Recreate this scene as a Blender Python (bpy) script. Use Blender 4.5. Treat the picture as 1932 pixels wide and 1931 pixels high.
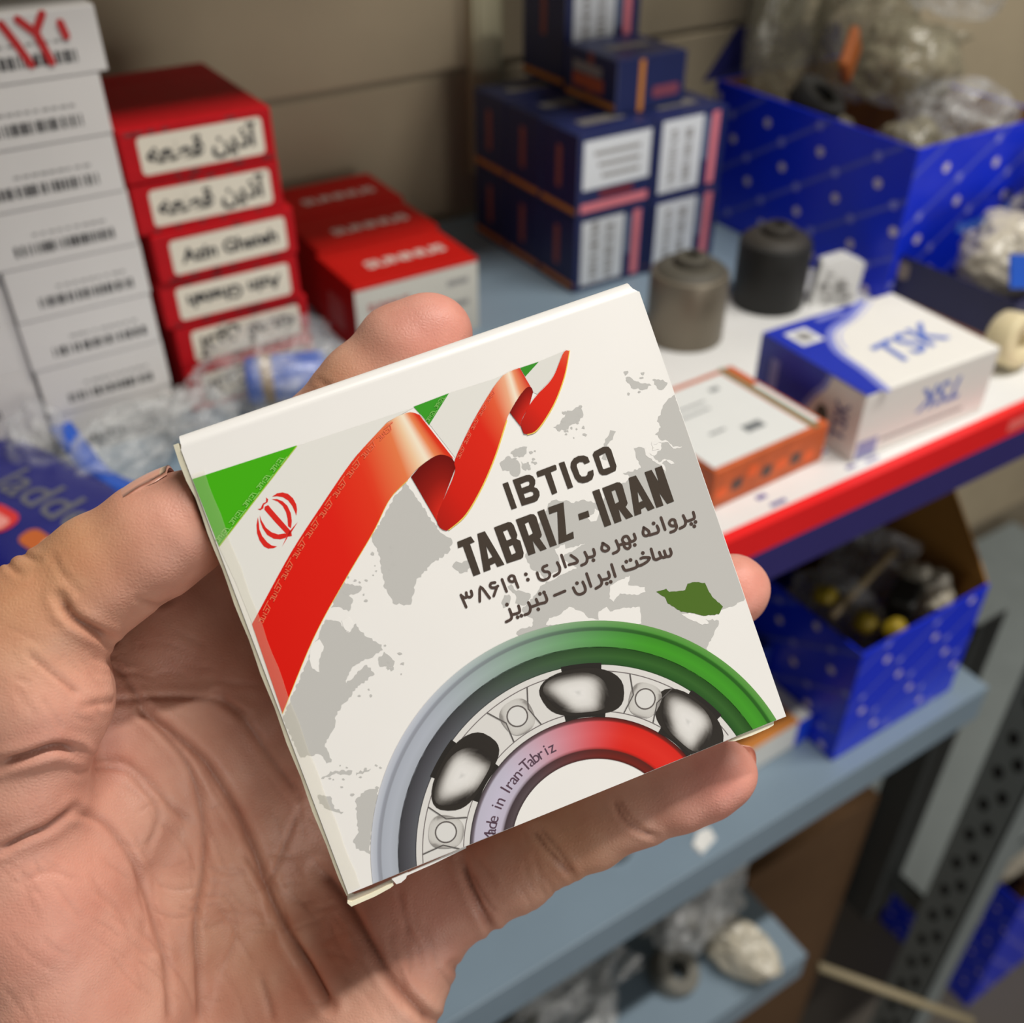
import bpy, bmesh, math, random
import numpy as np
from mathutils import Vector, Matrix
from mathutils.geometry import tessellate_polygon

for _o in list(bpy.data.objects): bpy.data.objects.remove(_o)
SC = bpy.context.scene
COL = SC.collection
random.seed(7)

# ------------------------------------------------------------------ camera
F, CX, CY = 1932.0, 966.0, 965.5           # focal length and centre in pixels of the 1932 x 1931 frame
TH = math.atan(F / (3470.0 - CY))          # pitch below the horizon
CAMZ = 1.45
_up = np.array([0, math.cos(TH), math.sin(TH)])
_hz = CY - F * math.tan(TH)
_x = np.array([4790.0 - CX, CY - _hz, -F]); _x /= np.linalg.norm(_x)
R = np.array([_x, np.cross(_up, _x), _up])  # camera -> world; X runs along the shelf, Y into it, Z up
C0 = np.array([0, 0, CAMZ])
cam = bpy.data.cameras.new('camera'); camo = bpy.data.objects.new('camera', cam); COL.objects.link(camo)
cam.sensor_fit = 'HORIZONTAL'; cam.sensor_width = 36.0; cam.lens = 36.0
cam.clip_start = 0.01; cam.clip_end = 50
cam.dof.use_dof = True; cam.dof.focus_distance = 0.203; cam.dof.aperture_fstop = 36.0 / 2.9
M4 = Matrix([[R[i][j] for j in range(3)] + [C0[i]] for i in range(3)] + [[0, 0, 0, 1]])
camo.matrix_world = M4
SC.camera = camo

# ------------------------------------------------------------------ light
world = bpy.data.worlds.new('world'); SC.world = world; world.use_nodes = True
_bg = world.node_tree.nodes['Background']
_bg.inputs[0].default_value = (1.0, 0.95, 0.88, 1); _bg.inputs[1].default_value = 0.09
def area_light(name, loc, target, sx, sy, power, color):
    l = bpy.data.lights.new(name, 'AREA'); l.shape = 'RECTANGLE'; l.size = sx; l.size_y = sy
    l.energy = power; l.color = color
    o = bpy.data.objects.new(name, l); COL.objects.link(o); o.location = loc
    o.rotation_euler = (Vector(target) - Vector(loc)).to_track_quat('-Z', 'Y').to_euler()
    return o
_tube = area_light('ceiling_tube_light', (0.75, -0.12, 2.75), (0.75, -0.05, 0.0), 1.3, 0.05, 33.0, (1.0, 0.96, 0.9))
_tube.rotation_euler = (0, 0, 0)              # long side parallel to the shelf
area_light('added_front_fill', (0.35, -2.5, 1.05), (0.25, 0.2, 1.2), 1.4, 1.3, 25.0, (1.0, 0.97, 0.93))  # added fill lamp for the upright carton fronts; its source is made up
SC.view_settings.view_transform = 'Standard'; SC.view_settings.look = 'None'
SC.view_settings.exposure = 0.0; SC.view_settings.gamma = 1.0
SC.view_settings.use_curve_mapping = False

# ------------------------------------------------------------------ pixel geometry
def ray(px, py): return R @ np.array([(px - CX) / F, (CY - py) / F, -1.0])
def camray(px, py): return np.array([(px - CX) / F, (CY - py) / F, -1.0])
def at(px, py, d): return C0 + ray(px, py) * d
def onz(px, py, z):
    r = ray(px, py); return C0 + r * ((z - CAMZ) / r[2])
def ony(px, py, y):
    r = ray(px, py); return C0 + r * (y / r[1])
def onx(px, py, x):
    r = ray(px, py); return C0 + r * (x / r[0])

# ------------------------------------------------------------------ helpers
def lin(c):
    f = lambda v: v / 12.92 if v <= 0.04045 else ((v + 0.055) / 1.055) ** 2.4
    return tuple(f(v / 255.0) for v in c)
_mats = {}
def mat(name, rgb, rough=0.5, metal=0.0, var=0.08, scale=60.0, bump=0.0, bscale=400.0, spec=0.4, coat=0.0):
    if name in _mats: return _mats[name]
    m = bpy.data.materials.new(name); m.use_nodes = True
    nt = m.node_tree; b = nt.nodes['Principled BSDF']
    c = lin(rgb)
    tc = nt.nodes.new('ShaderNodeTexCoord'); nz = nt.nodes.new('ShaderNodeTexNoise')
    nz.inputs['Scale'].default_value = scale; nz.inputs['Detail'].default_value = 4
    nt.links.new(tc.outputs['Object'], nz.inputs['Vector'])
    mx = nt.nodes.new('ShaderNodeMix'); mx.data_type = 'RGBA'
    mx.inputs[6].default_value = tuple(v * (1 - var) for v in c) + (1,)
    mx.inputs[7].default_value = tuple(min(1, v * (1 + var)) for v in c) + (1,)
    nt.links.new(nz.outputs['Fac'], mx.inputs[0]); nt.links.new(mx.outputs[2], b.inputs['Base Color'])
    b.inputs['Roughness'].default_value = rough; b.inputs['Metallic'].default_value = metal
    b.inputs['Specular IOR Level'].default_value = spec
    b.inputs['Coat Weight'].default_value = coat; b.inputs['Coat Roughness'].default_value = 0.09
    if bump > 0:
        n2 = nt.nodes.new('ShaderNodeTexNoise'); n2.inputs['Scale'].default_value = bscale
        nt.links.new(tc.outputs['Object'], n2.inputs['Vector'])
        bp = nt.nodes.new('ShaderNodeBump'); bp.inputs['Strength'].default_value = bump; bp.inputs['Distance'].default_value = 0.001
        nt.links.new(n2.outputs['Fac'], bp.inputs['Height']); nt.links.new(bp.outputs['Normal'], b.inputs['Normal'])
    _mats[name] = m
    return m
def vcol_mat(name, rough=0.4, spec=0.4):
    if name in _mats: return _mats[name]
    m = bpy.data.materials.new(name); m.use_nodes = True; nt = m.node_tree; b = nt.nodes['Principled BSDF']
    a = nt.nodes.new('ShaderNodeAttribute'); a.attribute_name = 'Ink'
    nt.links.new(a.outputs['Color'], b.inputs['Base Color'])
    b.inputs['Roughness'].default_value = rough; b.inputs['Specular IOR Level'].default_value = spec
    _mats[name] = m
    return m

def empty(name, loc, rz=0.0):
    o = bpy.data.objects.new(name, None); COL.objects.link(o); o.empty_display_size = 0.01
    o.location = loc; o.rotation_euler = (0, 0, rz); return o
def tag(o, label, cat, group=None, kind=None):
    o['label'] = label
    if cat: o['category'] = cat
    if group: o['group'] = group
    if kind: o['kind'] = kind
    return o
def structure(o, label=None):
    o['kind'] = 'structure'
    if label: o['label'] = label
    return o
def obj(name, verts, faces, m, parent=None, loc=(0, 0, 0), smooth=False, cols=None, mats=None, fm=None, rz=0.0):
    me = bpy.data.meshes.new(name)
    me.from_pydata([tuple(map(float, v)) for v in verts], [], [tuple(map(int, f)) for f in faces])
    for x in (mats or [m]): me.materials.append(x)
    if fm is not None: me.polygons.foreach_set('material_index', fm)
    if smooth: me.polygons.foreach_set('use_smooth', [True] * len(me.polygons))
    if cols is not None:
        a = me.color_attributes.new('Ink', 'FLOAT_COLOR', 'POINT')
        a.data.foreach_set('color', np.c_[np.array(cols, float), np.ones(len(cols))].ravel())
    me.update()
    o = bpy.data.objects.new(name, me); COL.objects.link(o); o.location = loc; o.rotation_euler = (0, 0, rz)
    if parent: o.parent = parent
    return o
class MB:
    """collects shapes that become one mesh"""
    def __init__(s): s.v = []; s.f = []; s.m = []
    def add(s, v, f, mi=0):
        b = len(s.v); s.v += [tuple(p) for p in v]; s.f += [tuple(i + b for i in q) for q in f]; s.m += [mi] * len(f)
    def box(s, x0, x1, y0, y1, z0, z1, mi=0, T=None):
        v = [(x, y, z) for z in (z0, z1) for y in (y0, y1) for x in (x0, x1)]
        if T: v = [T(p) for p in v]
        s.add(v, [(0, 2, 3, 1), (4, 5, 7, 6), (0, 1, 5, 4), (2, 6, 7, 3), (0, 4, 6, 2), (1, 3, 7, 5)], mi)
    def disc(s, c, u, w, r, n=14, mi=0):
        c, u, w = map(np.array, (c, u, w))
        v = [c + u * r * math.cos(2 * math.pi * i / n) + w * r * math.sin(2 * math.pi * i / n) for i in range(n)]
        s.add(v, [tuple(range(n))], mi)
    def lathe(s, prof, c=(0, 0, 0), n=32, mi=0):
        v = []; f = []
        for r, z in prof:
            for i in range(n):
                a = 2 * math.pi * i / n; v.append((c[0] + r * math.cos(a), c[1] + r * math.sin(a), c[2] + z))
        for k in range(len(prof) - 1):
            for i in range(n):
                j = (i + 1) % n; f.append((k * n + i, k * n + j, (k + 1) * n + j, (k + 1) * n + i))
        s.add(v, f, mi)
    def build(s, name, m, parent=None, loc=(0, 0, 0), rz=0.0, smooth=False, mats=None, bevel=0.0):
        o = obj(name, s.v, s.f, m, parent, loc, smooth, mats=mats, fm=s.m if mats else None, rz=rz)
        if bevel:
            b = o.modifiers.new('bevel', 'BEVEL'); b.width = bevel; b.segments = 2; b.limit_method = 'ANGLE'
        return o
def stroke(pts, w, n=6, closed=False):
    """flat pen stroke: one mitred ribbon with round ends; returns 2D verts, faces"""
    P = [np.array(p, float) for p in pts]; Q = [P[0]]
    for p in P[1:]:
        if np.linalg.norm(p - Q[-1]) > 1e-9: Q.append(p)
    if closed: Q = Q + [Q[0]]
    d = [(b - a) / np.linalg.norm(b - a) for a, b in zip(Q[:-1], Q[1:])]; v = []; f = []
    for i, p in enumerate(Q):
        d0 = d[max(i - 1, 0)]; d1 = d[min(i, len(d) - 1)]
        if closed and i in (0, len(Q) - 1): d0, d1 = d[-1], d[0]
        t = d0 + d1; L = np.linalg.norm(t); t = d1 if L < 1e-6 else t / L
        k = w / 2 / max(0.6, abs(float(t @ d1))); nrm = np.array([-t[1], t[0]]) * k; v += [p - nrm, p + nrm]
    for i in range(len(Q) - 1): f.append((2 * i, 2 * i + 2, 2 * i + 3, 2 * i + 1))
    if not closed:
        for p, dd, a, b in ((Q[0], -d[0], 1, 0), (Q[-1], d[-1], 2 * len(Q) - 2, 2 * len(Q) - 1)):
            side = np.array([dd[1], -dd[0]]); k = len(v)
            v += [p + w / 2 * (side * math.cos(math.pi * j / n) + dd * math.sin(math.pi * j / n)) for j in range(1, n)]
            f.append((a,) + tuple(range(k, k + n - 1)) + (b,))
    return v, f
def smooth_line(pts, n=6):
    """Catmull-Rom through the points"""
    P = [np.array(p, float) for p in pts]; P = [2 * P[0] - P[1]] + P + [2 * P[-1] - P[-2]]; out = []
    for i in range(1, len(P) - 2):
        for k in range(n):
            t = k / n; a, b, c, d = P[i - 1], P[i], P[i + 1], P[i + 2]
            out.append(0.5 * ((2 * b) + (c - a) * t + (2 * a - 5 * b + 4 * c - d) * t * t + (3 * b - a - 3 * c + d) * t ** 3))
    out.append(P[-2]); return out
def resample(pts, n):
    P = np.array(pts, float); s = np.r_[0, np.cumsum(np.linalg.norm(np.diff(P, axis=0), axis=1))]
    t = np.linspace(0, s[-1], n)
    return np.stack([np.interp(t, s, P[:, i]) for i in range(P.shape[1])], 1)
def tess(loops):
    V = [[Vector((p[0], p[1], 0)) for p in l] for l in loops]
    return [p for l in loops for p in l], [tuple(t) for t in tessellate_polygon(V)]
_txt = {}
def text_mesh(s, size=1.0, bold=0.0, shear=0.0, sx=1.0):
    """2D verts / faces of lettering centred on the origin"""
    key = (s, bold, shear)
    if key not in _txt:
        c = bpy.data.curves.new('lettering', 'FONT'); c.body = s; c.size = 1.0; c.offset = bold; c.shear = shear
        c.resolution_u = 3
        o = bpy.data.objects.new('lettering', c); COL.objects.link(o)
        me = o.evaluated_get(bpy.context.evaluated_depsgraph_get()).to_mesh()
        v = np.array([p.co[:2] for p in me.vertices]); fcs = [tuple(p.vertices) for p in me.polygons]
        bpy.data.objects.remove(o); bpy.data.curves.remove(c)
        v -= (v.min(0) + v.max(0)) / 2
        _txt[key] = (v, fcs)
    v, fcs = _txt[key]
    return [(p[0] * size * sx, p[1] * size) for p in v], fcs

# ================================================================== the carton held in the hand
_w = np.array([0.03738, 0.13051, 0.34657])
def rod(w):
    t = np.linalg.norm(w); k = w / t
    K = np.array([[0, -k[2], k[1]], [k[2], 0, -k[0]], [-k[1], k[0], 0]])
    return np.eye(3) + math.sin(t) * K + (1 - math.cos(t)) * K @ K
BR = rod(_w); BT = np.array([-0.00313, -0.01456, -0.19652])     # carton pose in camera space
BW, BH, BD = 0.092, 0.08961, 0.021
def face(px, py):
    """photo pixel -> (x, y) in metres on the printed front panel"""
    r = camray(px, py); n = BR[:, 2]; q = r * (BT @ n) / (r @ n)
    return (BR.T @ (q - BT))[:2]
WR = R @ BR; WT = C0 + R @ BT
carton = bpy.data.objects.new('bearing_carton', None); COL.objects.link(carton)
carton.matrix_world = Matrix([[WR[i][j] for j in range(3)] + [WT[i]] for i in range(3)] + [[0, 0, 0, 1]])
tag(carton, 'white printed bearing carton with red ribbon artwork held up in the hand', 'carton')
paper = mat('coated white card', (246, 244, 240), 0.32, var=0.015, scale=90, spec=0.45)
cream = mat('raw card edge', (247, 241, 214), 0.75, var=0.05, scale=300)
inside = mat('grey card lining', (190, 180, 165), 0.85)
# body: rounded top edge, the other edges folded sharply
hw, hh = BW / 2, BH / 2
prof = [(-hh, -BD), (-hh, 0.0), (hh - 0.0004, 0.0)]
for k in range(1, 8):
    a = math.pi / 2 * k / 7
    prof.append((hh - 0.0004 + 0.0026 * math.sin(a), -0.0026 + 0.0026 * math.cos(a)))
prof += [(hh + 0.0022, -BD + 0.001), (hh + 0.0012, -BD)]
n = len(prof); xs = [-hw, -hw + 0.0003, hw - 0.0012, hw]; v = []; f = []
for i, x in enumerate(xs):
    for (y, z) in prof:
        dy = -0.0006 if (i in (0, 3) and y > hh) else 0.0
        dx = -0.0016 * max(0.0, (y - hh) / 0.0022) if i == 3 else (0.0008 * max(0.0, (y - hh) / 0.0022) if i == 0 else 0)
        v.append((x + dx, y + dy, z))
for i in range(3):
    for k in range(n):
        j = (k + 1) % n; f.append((i * n + k, (i + 1) * n + k, (i + 1) * n + j, i * n + j))
f.append(tuple(range(n))); f.append(tuple(reversed(range(3 * n, 4 * n))))
body = obj('carton_body', v, f, paper, carton, smooth=True)
_e = body.modifiers.new('split', 'EDGE_SPLIT'); _e.split_angle = math.radians(35)
# side flap: a cut edge of card standing a little proud of the left side
b = MB(); N = 26
for k in range(N):
    y0 = -hh - 0.0004 + (BH + 0.0012) * k / N; y1 = -hh - 0.0004 + (BH + 0.0012) * (k + 1) / N
    def wob(y):
        t = (y + hh) / BH
        return 0.00072 + 0.00012 * math.sin(41 * t) + (0.0003 if t > 0.9 else 0) - 0.0003 * max(0, 0.1 - t) * 10
    w0, w1 = wob(y0), wob(y1); x0 = -hw - 0.0001
    vv = [(x0 - w0, y0, -0.0006), (x0, y0, -0.0003), (x0, y0, -BD), (x0 - w0, y0, -BD),
          (x0 - w1, y1, -0.0006), (x0, y1, -0.0003), (x0, y1, -BD), (x0 - w1, y1, -BD)]
    b.add(vv, [(0, 1, 5, 4), (1, 2, 6, 5), (2, 3, 7, 6), (3, 0, 4, 7), (0, 3, 2, 1), (4, 5, 6, 7)])
b.build('side_flap', cream, carton)['label'] = 'cream cut edge of the side flap'
# bottom flaps: a gaping corner on the left, a short strip near the right corner
def flap(name, pts, m, z0, z1):
    P = [face(*p) for p in pts]
    vs, fs = tess([P]); k = len(vs)
    allv = [(p[0], p[1], z0) for p in vs] + [(p[0], p[1], z1) for p in vs]
    fa = fs + [tuple(i + k for i in reversed(t)) for t in fs] + [(i, (i + 1) % k, (i + 1) % k + k, i + k) for i in range(k)]
    return obj(name, allv, fa, m, carton)
flap('bottom_flap', [(655.3, 1687), (668, 1693), (700, 1683), (741, 1664), (743, 1671), (738, 1677), (708, 1694), (663, 1714), (655, 1706)], inside, -0.0012, -0.0016)
flap('flap_edge', [(655.5, 1704), (664, 1705), (700, 1690), (741, 1670), (743, 1674), (737, 1679), (708, 1695), (663, 1714.5), (655, 1708)], cream, -0.0008, -0.0012)
flap('tuck_tab', [(739, 1661), (770, 1648), (766, 1660), (757, 1668), (748, 1671)], paper, -0.0005, -0.0009)
flap('bottom_strip', [(744, 1661), (820, 1627), (880, 1599), (880, 1603), (820, 1632), (768, 1655)], paper, -0.0006, -0.0009)
flap('bottom_edge_strip', [(1386, 1396), (1420, 1381), (1462, 1362), (1462, 1370), (1452, 1376), (1420, 1390), (1390, 1400), (1376, 1401)], cream, -0.0006, -0.001)

ink = vcol_mat('printed ink', 0.45, 0.12)
def crop(ox, oy, s): return lambda pts: [(ox + x / s, oy + y / s) for x, y in pts]
cA, cB, cC = crop(820, 820, 6.437), crop(1080, 820, 6.437), crop(840, 960, 6.437)
cD, cE, cF, cG, cH = crop(680, 1150, 2.356), crop(440, 900, 9.655), crop(300, 600, 3.218), crop(800, 620, 3.218), crop(450, 1050, 2.882)
LAY = 0.00002
class Print:
    """one printed motif: flat ink on the front panel, colours per vertex"""
    def __init__(s): s.v = []; s.f = []; s.c = []; s.k = 0
    def tri(s, v2, fs, col, layer):
        b = len(s.v); z = LAY * layer
        s.v += [(p[0], p[1], z) for p in v2]; s.f += [tuple(i + b for i in q) for q in fs]
        s.c += (list(col) if isinstance(col, list) else [lin(col)] * len(v2))
    def poly(s, loops, col, layer=1, rough=0.0, rng=None):
        L = []
        for l in loops:
            if rough: l = jag(l, rough, rng)
            L.append([tuple(face(*p)) for p in l])
        v2, fs = tess(L); s.tri(v2, fs, col, layer)
    def line(s, pts, w, col, layer=2, closed=False):
        v2, fs = stroke(pts, w, closed=closed)
        s.k += 1; s.tri([face(*p) for p in v2], fs, col, layer + 0.12 * (s.k % 7))
    def dot(s, p, r, col, layer=2, n=14):
        v2 = [(p[0] + r * math.cos(6.2832 * i / n), p[1] + r * math.sin(6.2832 * i / n)) for i in range(n)]
        s.tri([face(*q) for q in v2], [tuple(range(n))], col, layer)
    def loft(s, A, B, ramp, layer, n=28, m=8, across=False):
        """sheet between two edge lines; ramp = [(t, rgb)] along the lines, or across them"""
        a = resample(smooth_line(A), n); b = resample(smooth_line(B), n); v2 = []; cs = []
        ts = [t for t, _ in ramp]; cc = np.array([lin(c) for _, c in ramp])
        for i in range(n):
            for j in range(m):
                u = j / (m - 1); v2.append(face(*(a[i] * (1 - u) + b[i] * u)))
                t = u if across else i / (n - 1)
                cs.append(tuple(np.interp(t, ts, cc[:, k]) for k in range(3)))
        fs = [(i * m + j, i * m + j + 1, (i + 1) * m + j + 1, (i + 1) * m + j) for i in range(n - 1) for j in range(m - 1)]
        s.tri(v2, fs, cs, layer)
    def build(s, name, label=None):
        o = obj(name, s.v, s.f, ink, carton, cols=s.c)
        bm = bmesh.new(); bm.from_mesh(o.data)
        for co, no in (((0, -hh + 0.0001, 0), (0, -1, 0)), ((hw - 0.0001, 0, 0), (1, 0, 0)), ((-hw + 0.0001, 0, 0), (-1, 0, 0))):
            bmesh.ops.bisect_plane(bm, geom=bm.verts[:] + bm.edges[:] + bm.faces[:], plane_co=co, plane_no=no, clear_outer=True)
        bmesh.ops.recalc_face_normals(bm, faces=bm.faces)
        for fc in bm.faces:
            if fc.normal.z < 0: fc.normal_flip()
        bm.to_mesh(o.data); bm.free()
        if label: o['label'] = label
        return o
def jag(l, amp, rng):
    """coast-like roughening of a closed outline"""
    out = []
    for i in range(len(l)):
        a, b = np.array(l[i], float), np.array(l[(i + 1) % len(l)], float); d = b - a; L = np.linalg.norm(d)
        k = max(1, int(L / 4)); nrm = np.array([-d[1], d[0]]) / max(L, 1e-6)
        for q in range(k):
            t = q / k; out.append(tuple(a + d * t + nrm * rng.uniform(-amp, amp) * (0.3 if q == 0 else 1)))
    return out

# --- world map
rg = random.Random(3); mp = Print(); G1 = (199, 198, 194); WH = (246, 244, 240)
land = [
    cH([(475,345),(530,350),(575,385),(600,415),(640,365),(665,410),(700,440),(780,480),(785,510),(740,540),(690,560),(620,600),(585,690),(660,620),(700,590),(740,640),(660,700),(600,770),(560,810),(530,870),(525,930),(500,970),(470,1020),(490,1070),(505,1120),(480,1125),(450,1080),(420,1075),(385,1085),(338,1095),(240,880),(300,740),(380,560),(440,420)]),
    cH([(560,140),(620,150),(672,170),(650,200),(600,215),(625,240),(600,300),(560,280),(505,280)]),
    cH([(760,560),(790,520),(850,570),(840,600),(770,600)]),
    cF([(1500,1000),(1700,1290),(1780,1350),(1760,1420),(1650,1500),(1560,1600),(1530,1740),(1430,1740),(1370,1640),(1340,1450),(1290,1330),(1310,1300),(1420,1100)]),
    cH([(450,1210),(500,1170),(620,1165),(615,1185),(520,1185)]), cH([(640,1175),(720,1155),(710,1170),(640,1192)]),
    cH([(430,1300),(500,1305),(520,1370),(570,1390),(560,1402),(500,1382),(440,1345)]),
    cH([(640,1320),(700,1270),(760,1265),(740,1400),(720,1500),(715,1620),(640,1590),(625,1540),(655,1500),(640,1400)]),
    cA([(215,1605),(260,1545),(330,1560),(380,1530),(430,1530),(440,1600),(400,1670),(300,1690),(260,1650)]),
    cA([(930,205),(1010,175),(1125,150),(1115,230),(1080,270),(960,270),(920,230)]),
    cA([(790,350),(890,265),(1010,320),(1040,400),(1020,500),(960,510),(910,440),(830,440)]), cA([(1050,330),(1165,380),(1110,440),(1060,400)]),
    cG([(785,600),(830,570),(870,500),(950,480),(965,540),(930,570),(850,620),(810,620)]),
    cG([(1130,620),(1165,625),(1150,660),(1110,720),(1110,800),(1080,790),(1085,740),(1100,690)]),
    cG([(1225,300),(1250,292),(1290,320),(1380,345),(1340,370),(1260,360)]), cG([(1385,310),(1450,310),(1480,330),(1440,375),(1410,350)]),
    [(1273,744),(1262,752),(1250,770),(1240,795),(1247,806),(1236,820),(1250,832),(1246,850),(1235,860),(1220,850),(1213.6,845.6),(1196.5,846),(1200,858),(1205,870),(1210,884),(1190,890),(1175,893),(1188,900),(1180,911),(1168,915),(1150,925),(1135,955),(1123,949),(1111,946.6),(1095,944),(1083,949),(1068,944),(1045,944),(1033,955),(1010,1000),(991,1051),(995,1062),(1006,1076),(1020,1080),(1030,1098),(1015,1115),(1005,1130),(985,1150),(995,1163),(1005,1167),(1006,1180),(975,1192),(985,1230),(1100,1260),(1330,1260),(1335,1220),(1347,1198),(1356,1172),(1328,1168),(1300,1160),(1288,1150),(1310,1148),(1340,1160),(1365,1150),(1385,1143),(1410,1130),(1411,1125)],
    cC([(760,950),(800,920),(860,1000),(950,1010),(1040,1040),(1020,1110),(960,1180),(850,1150),(870,1080),(800,1000)]), cC([(690,1110),(720,1050),(780,1040),(800,1100),(760,1180),(700,1210)]),
]
for l in land: mp.poly([l], G1, 1, 2.4, rg)
sea = [
    cH([(395,480),(440,450),(465,490),(440,560),(440,630),(400,610),(385,560)]), cH([(560,350),(600,330),(620,360),(600,410),(580,400)]),
    cG([(1130,1560),(1250,1500),(1240,1560),(1340,1570),(1345,1600),(1290,1620),(1190,1610),(1150,1660),(1125,1640)]),
    cG([(740,1800),(760,1760),(830,1735),(880,1690),(960,1720),(1000,1760),(1060,1770),(1060,1720),(1110,1690),(1130,1720),(1200,1700),(1310,1690),(1320,1790),(1280,1800)]),
    cC([(1330,490),(1450,430),(1460,490),(1560,470),(1700,420),(1560,510),(1450,560),(1400,600),(1600,720),(1500,760),(1280,880),(1200,890),(1230,830),(1390,740),(1380,600)]),
    cB([(175,1010),(260,960),(270,900),(330,930),(310,1000),(290,1050),(220,1060)]),
    cB([(870,165),(900,160),(920,210),(1050,340),(1120,295),(1180,310),(1240,350),(1200,365),(1140,315),(1085,352),(1130,400),(1130,470),(1080,375),(1000,335),(890,250)]),
    cB([(970,195),(1060,180),(975,155),(960,90),(1040,75),(1130,65),(1180,110),(1220,150),(1330,145),(1325,160),(1220,172),(1160,95),(1050,95),(990,125),(985,150)]),
    cG([(1560,1735),(1640,1735),(1700,1750),(1730,1790),(1690,1800),(1600,1760)]),
]
for l in sea: mp.poly([l], WH, 2, 1.3, rg)
for (x0, y0, x1, y1, n_) in ((640, 1060, 700, 1140, 14), (700, 1030, 745, 1090, 9), (720, 1210, 760, 1290, 9), (620, 1440, 720, 1500, 12), (1050, 765, 1105, 830, 16), (955, 840, 1010, 890, 12), (1180, 700, 1240, 800, 7), (660, 1270, 700, 1330, 5)):
    for _ in range(n_):
        x, y = rg.uniform(x0, x1), rg.uniform(y0, y1); r_ = rg.uniform(1.5, 4.5)
        mp.poly([[(x + r_ * rg.uniform(.5, 1.4) * math.cos(t), y + r_ * rg.uniform(.4, 1.1) * math.sin(t)) for t in np.linspace(0, 5.4, 7)]], G1, 1.3 + rg.uniform(0, .4))
mp.build('world_map_print', 'pale grey world map printed on the panel')
ir = Print()
ir.poly([cG([(1410,1600),(1470,1580),(1490,1600),(1585,1590),(1600,1550),(1640,1540),(1705,1545),(1730,1600),(1760,1640),(1815,1690),(1790,1735),(1700,1745),(1640,1730),(1560,1720),(1480,1670),(1460,1630)])], (84, 116, 44), 3, 0.8, rg)
ir.build('green_country_print', 'dark green outline map of a country')

# --- ribbon
rb = Print(); RED = (226, 34, 22)
rb.poly([[(412,1030),(560,842),(782,769),(730,797),(667,866),(611,947),(476,1177),(445,1100)]], (233, 232, 226), 3)
rb.poly([[(792,783),(848,742),(930,716),(949,708),(930,732),(893,794),(859,864),(812,803)]], (233, 232, 226), 3)
rb.poly([[(990,712),(1016,683),(1066,662),(1042,713),(1014,744),(1004,740)]], (230, 229, 223), 3)
rb.poly([[(363,904.5),(559.5,841),(540,868),(413,1031)]], (72, 178, 22), 4)
rb.poly([cF([(1545,540),(1760,458),(1640,650),(1600,600)])], (62, 160, 42), 4)
rb.poly([cG([(583,240),(697,202),(615,292)])], (62, 150, 46), 4)
rb.loft([(475.6,1178),(548.6,1044),(611,948),(667,867),(729,799)], [(533,1346),(592,1203),(651,1094),(704,1004),(735,942),(769,906)],
        [(0, (222, 28, 18)), (0.6, (228, 36, 24)), (0.84, (232, 60, 34)), (1, (236, 128, 78))], 5)
rb.loft([(729,799),(750,786),(769,779),(780,779),(791,783)], [(769,906),(786,886),(810,868),(835,859),(856,866)],
        [(0, (236, 128, 78)), (0.3, (244, 205, 165)), (0.5, (250, 238, 214)), (0.66, (240, 140, 88)), (0.85, (226, 62, 34)), (1, (222, 48, 28))], 5)
rb.loft(cF([(1530,965),(1600,890),(1700,832),(1780,855),(1800,910)]), cF([(1700,1258),(1692,1230),(1690,1200),(1700,1170),(1722,1115)]),
        [(0, (112, 18, 14)), (0.45, (150, 28, 20)), (1, (216, 44, 30))], 6, across=True)
rb.loft(cF([(1690,1250),(1690,1200),(1722,1115),(1785,970),(1800,905)]) + cG([(190,790),(300,560),(420,360),(480,285)]),
        [(830,996),(838,1001),(847,999),(878,971),(909,918),(934,859),(955,794),(964.7,772)],
        [(0, (176, 32, 24)), (0.25, (214, 36, 24)), (0.7, (226, 44, 28)), (0.88, (234, 100, 62)), (1, (242, 178, 140))], 7, n=40)
rb.loft(cG([(480,285),(515,265),(550,250),(580,240)]), cG([(530,490),(560,440),(600,385),(650,360)]),
        [(0, (242, 178, 140)), (0.35, (250, 236, 212)), (0.6, (240, 150, 105)), (1, (220, 48, 32))], 7)
rb.loft(cG([(520,510),(570,425),(620,362),(650,358),(662,385)]), cG([(592,602),(586,590),(588,570),(600,540),(640,465)]),
        [(0, (128, 22, 18)), (1, (212, 42, 30))], 8, across=True)
rb.loft(cG([(590,600),(588,570),(610,525),(640,465),(690,400),(780,300),(840,160),(862,133)]), cG([(605,640),(630,642),(680,620),(740,540),(800,430),(850,290),(875,170),(880,137)]),
        [(0, (176, 34, 26)), (0.3, (222, 42, 28)), (0.8, (228, 52, 32)), (1, (232, 90, 60))], 9, n=36)
YE = (246, 214, 96)
rb.line(smooth_line([(533,1346),(592,1203),(651,1094),(704,1004),(735,942),(769,906)]), 2.0, YE, 4.6)
rb.line(smooth_line([(847,1000),(879,972),(910,919),(935,860),(956,794)]), 2.4, YE, 6.6)
rb.line(smooth_line(cG([(630,644),(682,622),(743,542),(803,431),(853,290),(882,137)])), 2.2, YE, 8.6)
rb.line([(560,842),(414,1031)], 1.8, (176, 206, 70), 4.6)
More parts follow.
